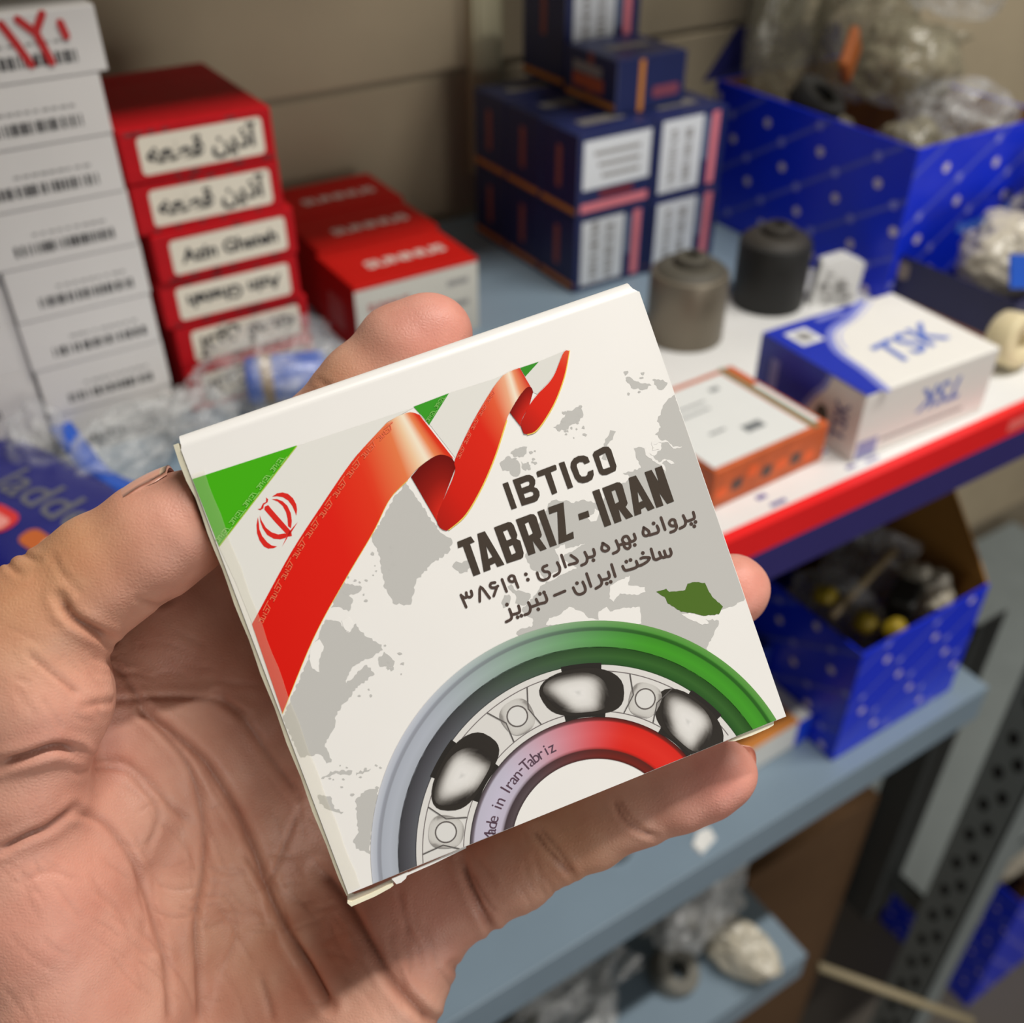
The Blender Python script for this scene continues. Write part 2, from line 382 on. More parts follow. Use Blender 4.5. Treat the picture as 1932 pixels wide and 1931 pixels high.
def kufic(path, off, unit, col, layer, w=1.7):
    P = resample(smooth_line(path), 400); s = np.r_[0, np.cumsum(np.linalg.norm(np.diff(P, axis=0), axis=1))]
    def pt(u, k):
        x = np.interp(u, s, P[:, 0]); y = np.interp(u, s, P[:, 1]); x2 = np.interp(u + 2, s, P[:, 0]); y2 = np.interp(u + 2, s, P[:, 1])
        x1 = np.interp(u - 2, s, P[:, 0]); y1 = np.interp(u - 2, s, P[:, 1])
        d = np.array([x2 - x1, y2 - y1]); d /= max(np.linalg.norm(d), 1e-6); return (x - d[1] * k, y + d[0] * k)
    u0 = 2.0
    while u0 + unit < s[-1]:
        q = unit / 46.0
        for st in ([(0, 11), (5, 11), (5, 4), (0, 4)], [(8, 4), (8, 11), (13, 11), (13, 5), (18, 11), (18, 4)], [(21, 11), (28, 11), (28, 6), (23, 6)], [(31, 11), (35, 4)], [(22, 2), (42, 2)]):
            rb.line([pt(u0 + a * q, off * b_) for a, b_ in st], w, col, layer)
        u0 += unit
kufic([(484,1172),(550,1046),(613,950),(669,869),(731,801),(775,783)], 1.1, 46, (238, 116, 82), 10)
kufic([(415,1028),(560,842)], -1.05, 42, (140, 212, 100), 10)
kufic(cG([(190,785),(300,560),(420,360),(460,310)]), 0.7, 30, (236, 110, 84), 10, 1.3)
kufic([(810,800),(846,744)], -0.8, 30, (130, 196, 100), 10, 1.3)
rb.build('ribbon_print', 'red, white and green flag ribbon artwork')
# --- emblem
em = Print(); ER = (222, 44, 36)
for p in ([(710,362),(800,300),(900,285),(1000,310),(1090,390),(1150,500),(1165,600),(1150,710),(1125,640),(1075,530),(1000,430),(900,370),(800,355)],
          [(700,408),(800,405),(900,445),(990,530),(1050,660),(1070,800),(1055,940),(1000,900),(990,760),(960,640),(900,530),(810,450)],
          [(600,530),(640,515),(700,590),(1000,930),(1060,1000),(1070,1080),(1000,1090),(940,1010),(760,820),(570,600),(575,545)],
          [(485,700),(520,800),(600,930),(700,1010),(820,1050),(940,1030),(990,1060),(960,1110),(860,1140),(740,1130),(620,1060),(540,940),(495,820)],
          [(450,735),(470,860),(480,960),(530,1080),(620,1190),(700,1250),(800,1268),(740,1300),(640,1310),(560,1270),(480,1160),(435,1030),(425,880)],
          [(600,375),(640,410),(630,460),(560,510),(550,570),(500,610),(445,590),(500,575),(525,520),(545,485),(600,455)],
          [(1180,820),(1060,1010),(1000,1090),(890,1275),(960,1120),(1020,1000)]):
    em.poly([cE(p)], ER, 4.5)
em.build('emblem_print', 'red four-crescent emblem')
# --- lettering
DK = (74, 65, 57); le = Print()
for c, loops in (
    (cA, [[(825,600),(890,577),(1000,890),(935,913)]]),
    (cA, [[(947,553),(1110,495),(1150,490),(1195,510),(1222,555),(1222,600),(1208,640),(1245,655),(1272,695),(1275,745),(1250,800),(1215,820),(1060,868)], [(1042,603),(1120,570),(1150,572),(1155,600),(1140,622),(1058,652)], [(1082,722),(1165,693),(1195,700),(1203,725),(1185,748),(1100,775)]]),
    (cA, [[(1235,462),(1245,450),(1460,368),(1475,375),(1484,428),(1410,460),(1490,705),(1428,733),(1340,490),(1252,520)]]),
    (cA, [[(1507,350),(1575,328),(1682,640),(1618,663)]]),
    (cA, [[(1650,400),(1655,340),(1690,290),(1745,262),(1810,255),(1860,275),(1885,335),(1822,362),(1800,335),(1760,335),(1728,358),(1725,385),(1760,485),(1785,512),(1830,510),(1855,490),(1860,455),(1925,428),(1933,490),(1915,545),(1860,578),(1800,592),(1745,580),(1705,535)]]),
    (cB, [[(245,245),(262,210),(370,152),(435,148),(470,185),(535,385),(525,440),(415,492),(360,495),(325,470)], [(322,262),(400,223),(462,395),(382,422),(370,415)]]),
    (cA, [[(275,1305),(440,1238),(487,1305),(430,1330),(557,1690),(472,1722),(345,1360),(285,1382)]]),
    (cA, [[(518,1208),(610,1175),(848,1580),(762,1610),(735,1560),(672,1590),(682,1640),(597,1672)], [(625,1355),(705,1488),(655,1512)]]),
    (cA, [[(720,1130),(890,1065),(930,1068),(960,1100),(1005,1220),(995,1270),(1040,1290),(1082,1440),(1075,1490),(1050,1510),(878,1567)], [(830,1180),(885,1155),(935,1265),(875,1290)], [(900,1362),(950,1340),(990,1435),(935,1462)]]),
    (cA, [[(985,1035),(1165,968),(1205,970),(1235,1000),(1302,1220),(1295,1245),(1275,1262),(1362,1388),(1285,1418),(1190,1290),(1225,1440),(1140,1470)], [(1095,1085),(1140,1062),(1195,1200),(1145,1230)]]),
    (cA, [[(1247,940),(1330,908),(1485,1340),(1402,1370)]]),
    (cA, [[(1378,888),(1565,822),(1600,1220),(1683,1180),(1692,1262),(1507,1332),(1490,935),(1392,970)]]),
    (cA, [[(1742,968),(1865,925),(1882,1000),(1757,1042)]]),
    (cB, [[(240,693),(325,662),(472,1095),(390,1125)]]),
    (cB, [[(360,652),(540,582),(575,583),(605,610),(670,835),(660,860),(645,880),(737,995),(652,1030),(560,905),(597,1050),(512,1082)], [(472,692),(520,672),(568,815),(520,842)]]),
    (cB, [[(682,528),(770,498),(998,895),(918,930),(885,880),(832,910),(838,960),(755,990)], [(790,690),(855,805),(805,828)]]),
    (cB, [[(875,460),(960,430),(1050,585),(1000,412),(1085,380),(1233,812),(1150,845),(1052,705),(1105,862),(1020,892)]])):
    le.poly([c(l) for l in loops], DK, 5)
le.build('latin_lettering', 'IBTICO TABRIZ - IRAN in dark brown capitals')
pe = Print(); PW = 5.1
for c, ls in ((cB, [[(1467,945),(1482,1005),(1460,1030),(1395,1052),(1372,1040)], [(1345,985),(1372,1050),(1365,1105),(1305,1142)],
        [(1250,1070),(1240,1040),(1205,1035),(1180,1060),(1178,1085),(1200,1108),(1240,1108),(1252,1075)], [(1250,1070),(1265,1120),(1245,1165),(1192,1188)],
        [(1075,1010),(1125,1155)], [(1027,1110),(1047,1160),(1035,1190),(1000,1203),(935,1222)], [(865,1130),(922,1170),(930,1205),(905,1230),(870,1225),(857,1190),(868,1135)],
        [(748,1210),(765,1265),(745,1290),(690,1310)], [(700,1290),(665,1238),(620,1248),(608,1288),(640,1325),(690,1325),(700,1365),(668,1388),(632,1365),(628,1315)], [(530,1290),(565,1380),(545,1420),(495,1445)], [(620,1328),(560,1345)],
        [(365,1320),(430,1360),(440,1395),(400,1418),(362,1403),(357,1368),(375,1322)], [(255,1395),(270,1450),(250,1480),(180,1497)], [(150,1430),(180,1500),(165,1560),(110,1590)],
        [(1185,1390),(1200,1440),(1185,1475),(1150,1482),(1130,1460),(1115,1415)], [(1145,1482),(1100,1495),(1075,1475),(1055,1430)], [(1085,1490),(1020,1520),(990,1512)], [(955,1390),(990,1512)],
        [(830,1507),(860,1495),(925,1495),(935,1507),(905,1545),(840,1585),(780,1600)], [(775,1540),(790,1590),(760,1620),(660,1650),(630,1640),(610,1600)],
        [(475,1580),(520,1725)], [(435,1670),(450,1720),(430,1750),(360,1767)], [(320,1710),(355,1780),(345,1830),(285,1870)], [(172,1690),(225,1845)]]),
        (cA, [[(1655,1468),(1722,1515),(1735,1545),(1710,1562),(1632,1583)], [(1540,1465),(1590,1610)], [(1490,1555),(1520,1620),(1510,1680),(1450,1720)],
        [(1365,1590),(1320,1610),(1312,1640),(1335,1665),(1380,1670),(1400,1700),(1380,1745),(1320,1770),(1270,1750),(1245,1680)]]),
        (cC, [[(845,850),(835,822),(800,815),(772,842),(785,880),(825,885),(848,855)], [(845,850),(885,955)], [(690,860),(745,1005)], [(605,897),(560,905),(545,935),(565,960),(610,957),(640,940)], [(630,945),(590,1060)],
        [(420,1125),(430,955),(540,1085)], [(192,1050),(255,1195)], [(200,1060),(235,1082),(260,1068),(255,1020)], [(260,1068),(300,1075),(325,1050),(315,1000)],
        [(1670,890),(1700,960),(1695,1010),(1640,1040),(1590,1025),(1555,960)], [(1325,1055),(1455,1000)],
        [(1215,1045),(1235,1105),(1215,1138),(1150,1155),(1050,1192)], [(1105,1100),(1128,1155)], [(1010,1140),(1035,1200),(1020,1265),(965,1290)], [(890,1180),(905,1235),(890,1265),(815,1288)], [(780,1220),(805,1290),(800,1340),(740,1375)]])):
    for l in ls: pe.line(smooth_line(c(l), 4) if len(l) > 2 else c(l), PW, (84, 70, 64), 5)
for c, ds in ((cB, [(1443,1087),(1494,1063),(1480,1115),(985,1080),(757,1342),(255,1527),(855,1440),(655,1545),(705,1525),(418,1810),(465,1790)]),
              (cA, [(1108,1698),(1133,1763)]), (cC, [(1600,905),(1150,1035),(1200,1018),(1130,1222),(880,1318),(925,1300),(750,1165)])):
    for d in c(ds): pe.dot(d, 3.5, (84, 70, 64), 5)
pe.build('persian_lettering', 'two lines of dark brown Persian lettering')

# --- the ball bearing picture (drawn in panel coordinates around the fitted ring centre)
_p = np.array([face(*q) for q in cD([(45,1200),(90,850),(200,560),(400,300),(700,120),(1050,50),(1400,120),(1700,310),(1850,500)])])
_s = np.linalg.lstsq(np.c_[2 * _p, np.ones(len(_p))], (_p ** 2).sum(1), rcond=None)[0]
QC = _s[:2]; QR = math.sqrt(_s[2] + QC @ QC)
def rad(px, py): return np.linalg.norm(face(px, py) - QC) / QR
def ang(px, py): d = face(px, py) - QC; return math.atan2(d[1], d[0])
def annulus(pr, rings, layer, a0=-0.5, a1=3.9, n=120, tint=None):
    """rings = [(radius fraction, (left rgb), (right rgb))]"""
    v2 = []; cs = []
    for i in range(n):
        a = a0 + (a1 - a0) * i / (n - 1); x = math.cos(a)
        t = min(1, max(0, (x + 0.62) / 1.25)); t = t * t * (3 - 2 * t)
        for r, cl, cr in rings:
            v2.append(QC + QR * r * np.array([math.cos(a), math.sin(a)]))
            cs.append(tuple(np.array(lin(cl)) * (1 - t) + np.array(lin(cr)) * t))
    m = len(rings)
    pr.tri(v2, [(i * m + j, i * m + j + 1, (i + 1) * m + j + 1, (i + 1) * m + j) for i in range(n - 1) for j in range(m - 1)], cs, layer)
be = Print()
def ringr(y): return rad(680 + 1050 / 2.356, 1150 + y / 2.356)
r0, r1, r2, r3, r4 = ringr(50), ringr(74), ringr(98), ringr(170), ringr(246)
i0, i1, i2, i3 = ringr(478), ringr(492), ringr(618), ringr(664)
LB, GN, LD, GD = (186, 192, 204), (70, 150, 46), (96, 98, 104), (44, 88, 38)
annulus(be, [(r4 * 0.6, (226, 224, 220), (226, 224, 220)), (r4, (226, 224, 220), (226, 224, 220))], 3)
annulus(be, [(r4, (60, 58, 62), (44, 70, 40)), (r4 + .006, LD, GD), ((r3 + r4) / 2, (84, 84, 90), (58, 104, 46)), (r3 + .004, (66, 66, 70), (40, 78, 32)), (r3, (140, 144, 152), (56, 120, 40)),
             (r3 - 0 + .004, (172, 178, 188), GN), ((r2 + r3) / 2, (182, 188, 200), (72, 160, 44)), (r2, (176, 182, 194), (66, 146, 42)), (r2 + .006, (150, 154, 164), (44, 96, 34)),
             (r1 - .008, (156, 160, 172), (48, 104, 36)), (r1, LB, (84, 154, 62)), (r0, (204, 208, 218), (104, 162, 80))], 4, n=140)
annulus(be, [(i3, (70, 58, 60), (84, 34, 28)), (i3 + .012, (92, 80, 84), (120, 40, 32)), (i2 - .006, (74, 62, 66), (96, 40, 34)), (i2, (150, 140, 152), (190, 40, 30)), (i2 + .01, (196, 188, 206), (226, 44, 34)),
             ((i1 + i2) / 2, (202, 196, 216), (230, 52, 40)), (i1 - .008, (196, 192, 210), (222, 44, 34)), (i1, (120, 110, 120), (130, 36, 30)), (i0, (60, 54, 54), (70, 34, 30))], 4, n=140)
def polar(r, a): return QC + QR * r * np.array([math.cos(a), math.sin(a)])
rm = (i0 + r4) / 2; hwid = (r4 - i0) / 2
def blob(a, da, rlo, rhi, ramp, layer, skew=0.0, n=30, m=9):
    """a rounded patch at angle a: colours run from its middle to its rim"""
    v2 = [polar((rlo + rhi) / 2, a)]; cs = [lin(ramp[0][1])]; ts = [t for t, _ in ramp]; cc = np.array([lin(c) for _, c in ramp])
    for j in range(1, m):
        t = j / (m - 1)
        for i in range(n):
            w = 2 * math.pi * i / n; cx = abs(math.cos(w)) ** 0.75 * math.copysign(1, math.cos(w)); cy = abs(math.sin(w)) ** 0.75 * math.copysign(1, math.sin(w))
            v2.append(polar((rlo + rhi) / 2 + (rhi - rlo) / 2 * t * cy, a + da * t * cx + skew * t * cy))
            tt = min(1.0, t * (1 + 0.12 * math.sin(3 * w + a * 7) + 0.1 * math.cos(2 * w)))
            cs.append(tuple(np.interp(tt, ts, cc[:, k]) for k in range(3)))
    fs = [(0, 1 + i, 1 + (i + 1) % n) for i in range(n)]
    fs += [(1 + j * n + i, 1 + (j + 1) * n + i, 1 + (j + 1) * n + (i + 1) % n, 1 + j * n + (i + 1) % n) for j in range(m - 2) for i in range(n)]
    be.tri(v2, fs, cs, layer)
BK = (48, 45, 42)
bay_a = [ang(*cD([q])[0]) for q in ((990, 360), (455, 715), (1470, 500))]
bay_a.append(2 * bay_a[1] - bay_a[0])
for k, a in enumerate(bay_a):
    for rr, wd in ((r4 - 0.008, 0.115), (i0 + 0.012, 0.16)):
        v2 = []; 
        for i in range(13):
            t = a - wd + 2 * wd * i / 12; dr = 0.012 * math.cos(6 * (t - a))
            v2 += [polar(rr - 0.022 + dr, t), polar(rr + 0.016, t)]
        be.tri(v2, [(2 * i, 2 * i + 2, 2 * i + 3, 2 * i + 1) for i in range(12)], BK, 5)
    blob(a, 0.275, i0 + .012, r4 - .012, [(0, BK), (1, (54, 50, 46))], 5.5, skew=0.03)
    blob(a + (0.035 if k != 2 else 0.02), 0.205, i0 + 0.024, r4 - 0.026, [(0, (214, 213, 210)), (0.15, (238, 236, 233)), (0.5, (226, 224, 220)), (0.68, (190, 187, 183)), (0.84, (112, 108, 103)), (1, (52, 48, 45))], 6.5, skew=0.05)
for k, q in enumerate(((697, 475), (1265, 398), (380, 990))):
    px, py = cD([q])[0]; a = ang(px, py); r = rad(px, py); c = face(px, py)
    blob(a, 0.108, i0 + .03, r4 - .05, [(0, (224, 222, 218)), (0.8, (208, 206, 201)), (0.93, (198, 195, 190)), (1, (150, 146, 142))], 7.2)
    v2, fs = stroke([c + 0.0020 * np.array([math.cos(t), math.sin(t)]) for t in np.linspace(0, 6.2832, 28)], 0.00026); be.tri(v2, fs, (104, 98, 96), 8)
    v2 = [c + 0.0018 * np.array([math.cos(t), math.sin(t)]) for t in np.linspace(0, 6.2, 20)]; be.tri(v2, [tuple(range(20))], (226, 225, 222), 7.7)
    for s_ in (-1, 1):
        v2, fs = stroke([polar(r4 - .03, a + s_ * 0.135), polar((i0 + r4) / 2, a + s_ * 0.085), polar(i0 + .03, a + s_ * 0.12)], 0.00022); be.tri(v2, fs, (96, 92, 90), 8)
for rr in (r4 - .028, i0 + .026):
    v2, fs = stroke([polar(rr, t) for t in np.linspace(0.3, 3.3, 90)], 0.00016); be.tri(v2, fs, (120, 112, 112), 4.6)
be.build('bearing_print', 'printed picture of a ball bearing')
mi = Print()
_t = 'Made in Iran-Tabriz'; _a0 = ang(*cD([(572, 1015)])[0]); _a1 = ang(*cD([(845, 605)])[0]); _rt = (i1 + i2) / 2 - .008
for k, ch in enumerate(_t):
    if ch == ' ': continue
    v2, fs = text_mesh(ch, 1.0)
    a = _a0 + (_a1 - _a0) * k / (len(_t) - 1); th = a - math.pi / 2; sc = 0.0032
    cc_, ss_ = math.cos(th), math.sin(th); o_ = polar(_rt, a)
    dy = {'-': 0.0, 'a': -0.12, 'e': -0.12, 'n': -0.12, 'r': -0.12, 'z': -0.12}.get(ch, 0.0)
    mi.tri([(o_[0] + sc * (p[0] * cc_ - (p[1] + dy) * ss_), o_[1] + sc * (p[0] * ss_ + (p[1] + dy) * cc_)) for p in v2], fs, (92, 70, 84), 6)
mi.build('ring_lettering', 'Made in Iran-Tabriz in thin letters on the ring')
# clear adhesive tape along the left edge
tape = bpy.data.materials.new('clear adhesive tape'); tape.use_nodes = True
_nt = tape.node_tree; _b = _nt.nodes['Principled BSDF']; _b.inputs['Base Color'].default_value = lin((236, 228, 196)) + (1,)
_b.inputs['Roughness'].default_value = 0.12; _b.inputs['Alpha'].default_value = 0.16
_tz = _nt.nodes.new('ShaderNodeTexNoise'); _tz.inputs['Scale'].default_value = 500
_bp = _nt.nodes.new('ShaderNodeBump'); _bp.inputs['Strength'].default_value = 0.25; _bp.inputs['Distance'].default_value = 0.0003
_nt.links.new(_tz.outputs['Fac'], _bp.inputs['Height']); _nt.links.new(_bp.outputs['Normal'], _b.inputs['Normal'])
v = []; f = []; N = 30
for k in range(N + 1):
    y = -hh + 0.0005 + (BH - 0.006) * k / N; w = 0.0026 + 0.00012 * math.sin(k * 1.7)
    for x, z in ((-hw + 0.0001, 0.00026), (-hw + 0.0011, 0.00030), (-hw + w - .0002, 0.00027), (-hw + w, 0.00023)): v.append((x, y, z))
for k in range(N):
    for j in range(3): f.append((k * 4 + j, k * 4 + j + 1, k * 4 + j + 5, k * 4 + j + 4))
obj('adhesive_tape', v, f, tape, carton, smooth=True)['label'] = 'strip of clear glossy tape'

# ================================================================== the hand
def cp(px, py, d): return camray(px, py) * d
VOX = 0.00062
PALM = [  # (px, py, depth, radius mm) pairs -> rounded cones; all in camera space
    ((560,1190,.2455,11.5), (110,1800,.234,17)), ((690,1350,.2475,11.5), (220,1950,.238,17)),
    ((790,1500,.2445,10.8), (350,2060,.238,17)), ((838,1668,.2375,10.4), (560,2080,.232,19)),
    ((790,1660,.238,11.5), (660,1960,.232,17)), ((640,1500,.246,11), (330,1800,.239,15)),
    ((560,1190,.2455,11.0), (690,1350,.2475,11.0)), ((690,1350,.2475,11.0), (790,1500,.2445,10.6)), ((790,1500,.2445,10.6), (838,1668,.2375,10.2)),
    ((150,2080,.232,24), (-160,2640,.225,27)), ((330,2090,.236,22), (-40,2700,.23,26)),
    # thenar and its folds
    ((150,2010,.2165,20), (70,1700,.2095,16.5)), ((70,1700,.2095,16), (20,1540,.205,13.5)),
    ((230,1860,.2215,15), (130,1700,.2155,13)),
    # first web
    ((235,1490,.2235,9.0), (430,1260,.237,9.5)), ((200,1600,.220,11), (380,1420,.234,10.5)), ((90,1520,.212,11), (235,1545,.219,7.5)),
    ((330,1700,.229,13), (560,1420,.2435,11.5)),
    ((330,1180,.234,9.5), (530,1200,.2455,11)), ((185,1330,.222,8.5), (330,1180,.234,9.5)), ((330,1180,.234,9.5), (430,1300,.238,10)), ((185,1350,.222,9), (400,1400,.235,10)), ((430,1250,.238,10), (620,1400,.246,11)),
]
THUMB = [(-10,1600,.206,13.2), (34,1475,.2010,12.6), (42,1440,.2005,12.0), (62,1320,.1985,14.6), (50,1230,.1985,14.2), (82,1172,.1985,12.6), (190,1085,.1995,11.4), (290,1020,.1998,11.2), (352,985,.2000,10.0), (378,970,.2,8.2)]
INDEX = [(560,1190,.2455,10.8), (470,1060,.2395,10.2), (505,950,.2335,9.9), (598,832,.226,9.8), (684,742,.2222,10.1), (764,665,.2212,10.1), (808,637,.2208,9.6)]
MIDDLE = [(690,1350,.2475,10.8), (1000,1235,.2455,9.8), (1230,1160,.242,9.2), (1330,1130,.2385,8.9), (1383,1114,.237,8.4)]
RING = [(790,1500,.2445,10.2), (1030,1405,.2425,9.6), (1210,1335,.2405,9.0), (1330,1290,.238,8.6)]
PINKY = [(832,1690,.2365,10.2), (905,1668,.2330,9.6), (965,1640,.2300,9.5), (1035,1592,.2275,8.7), (1060,1582,.2272,8.5), (1115,1562,.2262,8.7), (1180,1530,.2250,8.3), (1205,1520,.2248,8.1), (1270,1497,.224,8.4), (1335,1472,.2232,8.3), (1362,1460,.223,7.6)]

_lo = np.array([-0.150, -0.222, -0.285]); _hi = np.array([0.066, 0.062, -0.172])
_n = np.ceil((_hi - _lo) / VOX).astype(int) + 1
_ax = [(_lo[i] + VOX * np.arange(_n[i])).astype(np.float32) for i in range(3)]
BIG = np.float32(0.03)
def field(): return np.full(_n, BIG, np.float32)
def smin(a, b, k):
    h = np.maximum(k - np.abs(a - b), 0) / k
    return np.minimum(a, b) - h * h * k * 0.25
def cone(Fd, p, q, k):
    a, ra = cp(*p[:3]), p[3] / 1000.0; b, rb = cp(*q[:3]), q[3] / 1000.0
    m = max(ra, rb) + 2 * k + 0.003
    i0 = np.clip(((np.minimum(a, b) - m - _lo) / VOX).astype(int), 0, _n - 1); i1 = np.clip(((np.maximum(a, b) + m - _lo) / VOX).astype(int) + 2, 1, _n)
    if np.any(i1 <= i0): return
    s = tuple(slice(i0[i], i1[i]) for i in range(3))
    X = _ax[0][s[0]][:, None, None]; Y = _ax[1][s[1]][None, :, None]; Z = _ax[2][s[2]][None, None, :]
    d = b - a; L2 = float(d @ d)
    t = np.clip(((X - a[0]) * d[0] + (Y - a[1]) * d[1] + (Z - a[2]) * d[2]) / L2, 0, 1).astype(np.float32)
    dist = np.sqrt((X - a[0] - t * d[0]) ** 2 + (Y - a[1] - t * d[1]) ** 2 + (Z - a[2] - t * d[2]) ** 2) - (ra + (rb - ra) * t)
    Fd[s] = smin(Fd[s], dist.astype(np.float32), k)
palm = field()
for p, q in PALM: cone(palm, p, q, 0.007)
hand = palm.copy()
for ch, ki, kp in ((THUMB, .0022, .0045), (INDEX, .003, .006), (MIDDLE, .003, .006), (RING, .003, .006), (PINKY, .0022, .006)):
    g = field()
    for p, q in zip(ch[:-1], ch[1:]): cone(g, p, q, ki)
    hand = np.minimum(hand, smin(palm, g, kp))
# the flesh gives way to the carton
X, Y, Z = np.meshgrid(*_ax, indexing='ij', sparse=True)
q = [(BR[0, i] * (X - BT[0]) + BR[1, i] * (Y - BT[1]) + BR[2, i] * (Z - BT[2])) for i in range(3)]
bx = np.maximum(np.maximum(np.abs(q[0] + 0.0005) - (hw + 0.0006), np.abs(q[1] - 0.0011) - (hh + 0.0012)), np.abs(q[2] + BD / 2) - BD / 2)
hand = np.maximum(hand, -(bx - 0.0004)).astype(np.float32)
del palm, g, bx, q

def surface_nets(Vv):
    ins = Vv < 0
    cnt = np.zeros(np.array(Vv.shape) - 1, np.uint8)
    cor = [(i, j, k) for i in (0, 1) for j in (0, 1) for k in (0, 1)]
    sl = lambda c: tuple(slice(c[a], Vv.shape[a] - 1 + c[a]) for a in range(3))
    for c in cor: cnt += ins[sl(c)]
    act = np.argwhere((cnt > 0) & (cnt < 8))
    vid = np.full(cnt.shape, -1, np.int32); vid[tuple(act.T)] = np.arange(len(act))
    val = {c: Vv[tuple((act + np.array(c)).T)] for c in cor}
    acc = np.zeros((len(act), 3)); num = np.zeros(len(act))
    for c in cor:
        for a in range(3):
            if c[a] == 0:
                e = list(c); e[a] = 1; va, vb = val[c], val[tuple(e)]
                cr = (va < 0) != (vb < 0); t = np.where(cr, va / np.where(cr, va - vb, 1), 0)
                p = np.array(c, float)[None, :].repeat(len(act), 0); p[:, a] += t
                acc += p * cr[:, None]; num += cr
    P = _lo + VOX * (act + acc / num[:, None])
    quads = []
    for a in range(3):
        b_, c_ = (a + 1) % 3, (a + 2) % 3
        s0 = [slice(1, -1)] * 3; s0[a] = slice(0, -1); s1 = list(s0); s1[a] = slice(1, None)
        A, B = ins[tuple(s0)], ins[tuple(s1)]
        for flip, msk in ((False, A & ~B), (True, ~A & B)):
            idx = np.argwhere(msk)
            if not len(idx): continue
            off = np.ones(3, int); off[a] = 0; idx = idx + off
            def cell(db, dc):
                j = idx.copy(); j[:, b_] -= db; j[:, c_] -= dc; return vid[tuple(j.T)]
            qd = np.stack([cell(1, 1), cell(0, 1), cell(0, 0), cell(1, 0)], 1)
            quads.append(qd[:, ::-1] if flip else qd)
    Q = np.concatenate(quads); return P, Q[(Q >= 0).all(1)]
HP, HQ = surface_nets(hand)
del hand
def vnormals(P, Q):
    fn = np.cross(P[Q[:, 2]] - P[Q[:, 0]], P[Q[:, 3]] - P[Q[:, 1]]); N = np.zeros_like(P)
    for i in range(4): np.add.at(N, Q[:, i], fn)
    return N / np.maximum(np.linalg.norm(N, axis=1, keepdims=True), 1e-12)
def relax(P, Q, it):
    E = np.concatenate([Q[:, [i, (i + 1) % 4]] for i in range(4)]); deg = np.bincount(E.ravel(), minlength=len(P))[:, None]
    for _ in range(it):
        S = np.zeros_like(P); np.add.at(S, E[:, 0], P[E[:, 1]]); np.add.at(S, E[:, 1], P[E[:, 0]])
        P = P * 0.4 + S / deg * 0.6
    return P
HP = relax(HP, HQ, 3)
HN = vnormals(HP, HQ)
if HN[np.argmax(HP[:, 2]), 2] < 0: HQ = HQ[:, ::-1]; HN = -HN
PX = np.c_[CX + F * HP[:, 0] / -HP[:, 2], CY - F * HP[:, 1] / -HP[:, 2]]; DP = -HP[:, 2]
front = HN[:, 2] > -0.1
def dist_line(pts, sm=True):
    L = np.array(smooth_line(pts, 6) if sm and len(pts) > 2 else pts, float); best = np.full(len(PX), 1e9)
    lo, hi = L.min(0) - 60, L.max(0) + 60
    m = np.where(front & (PX > lo).all(1) & (PX < hi).all(1))[0]; b = np.full(len(m), 1e9)
    for a, c in zip(L[:-1], L[1:]):
        d = c - a; t = np.clip(((PX[m] - a) @ d) / max(d @ d, 1e-9), 0, 1)
        b = np.minimum(b, np.linalg.norm(PX[m] - a - t[:, None] * d, axis=1))
    best[m] = b; return best
cT = crop(0, 800, 1.707); cP = crop(550, 1350, 2.034)
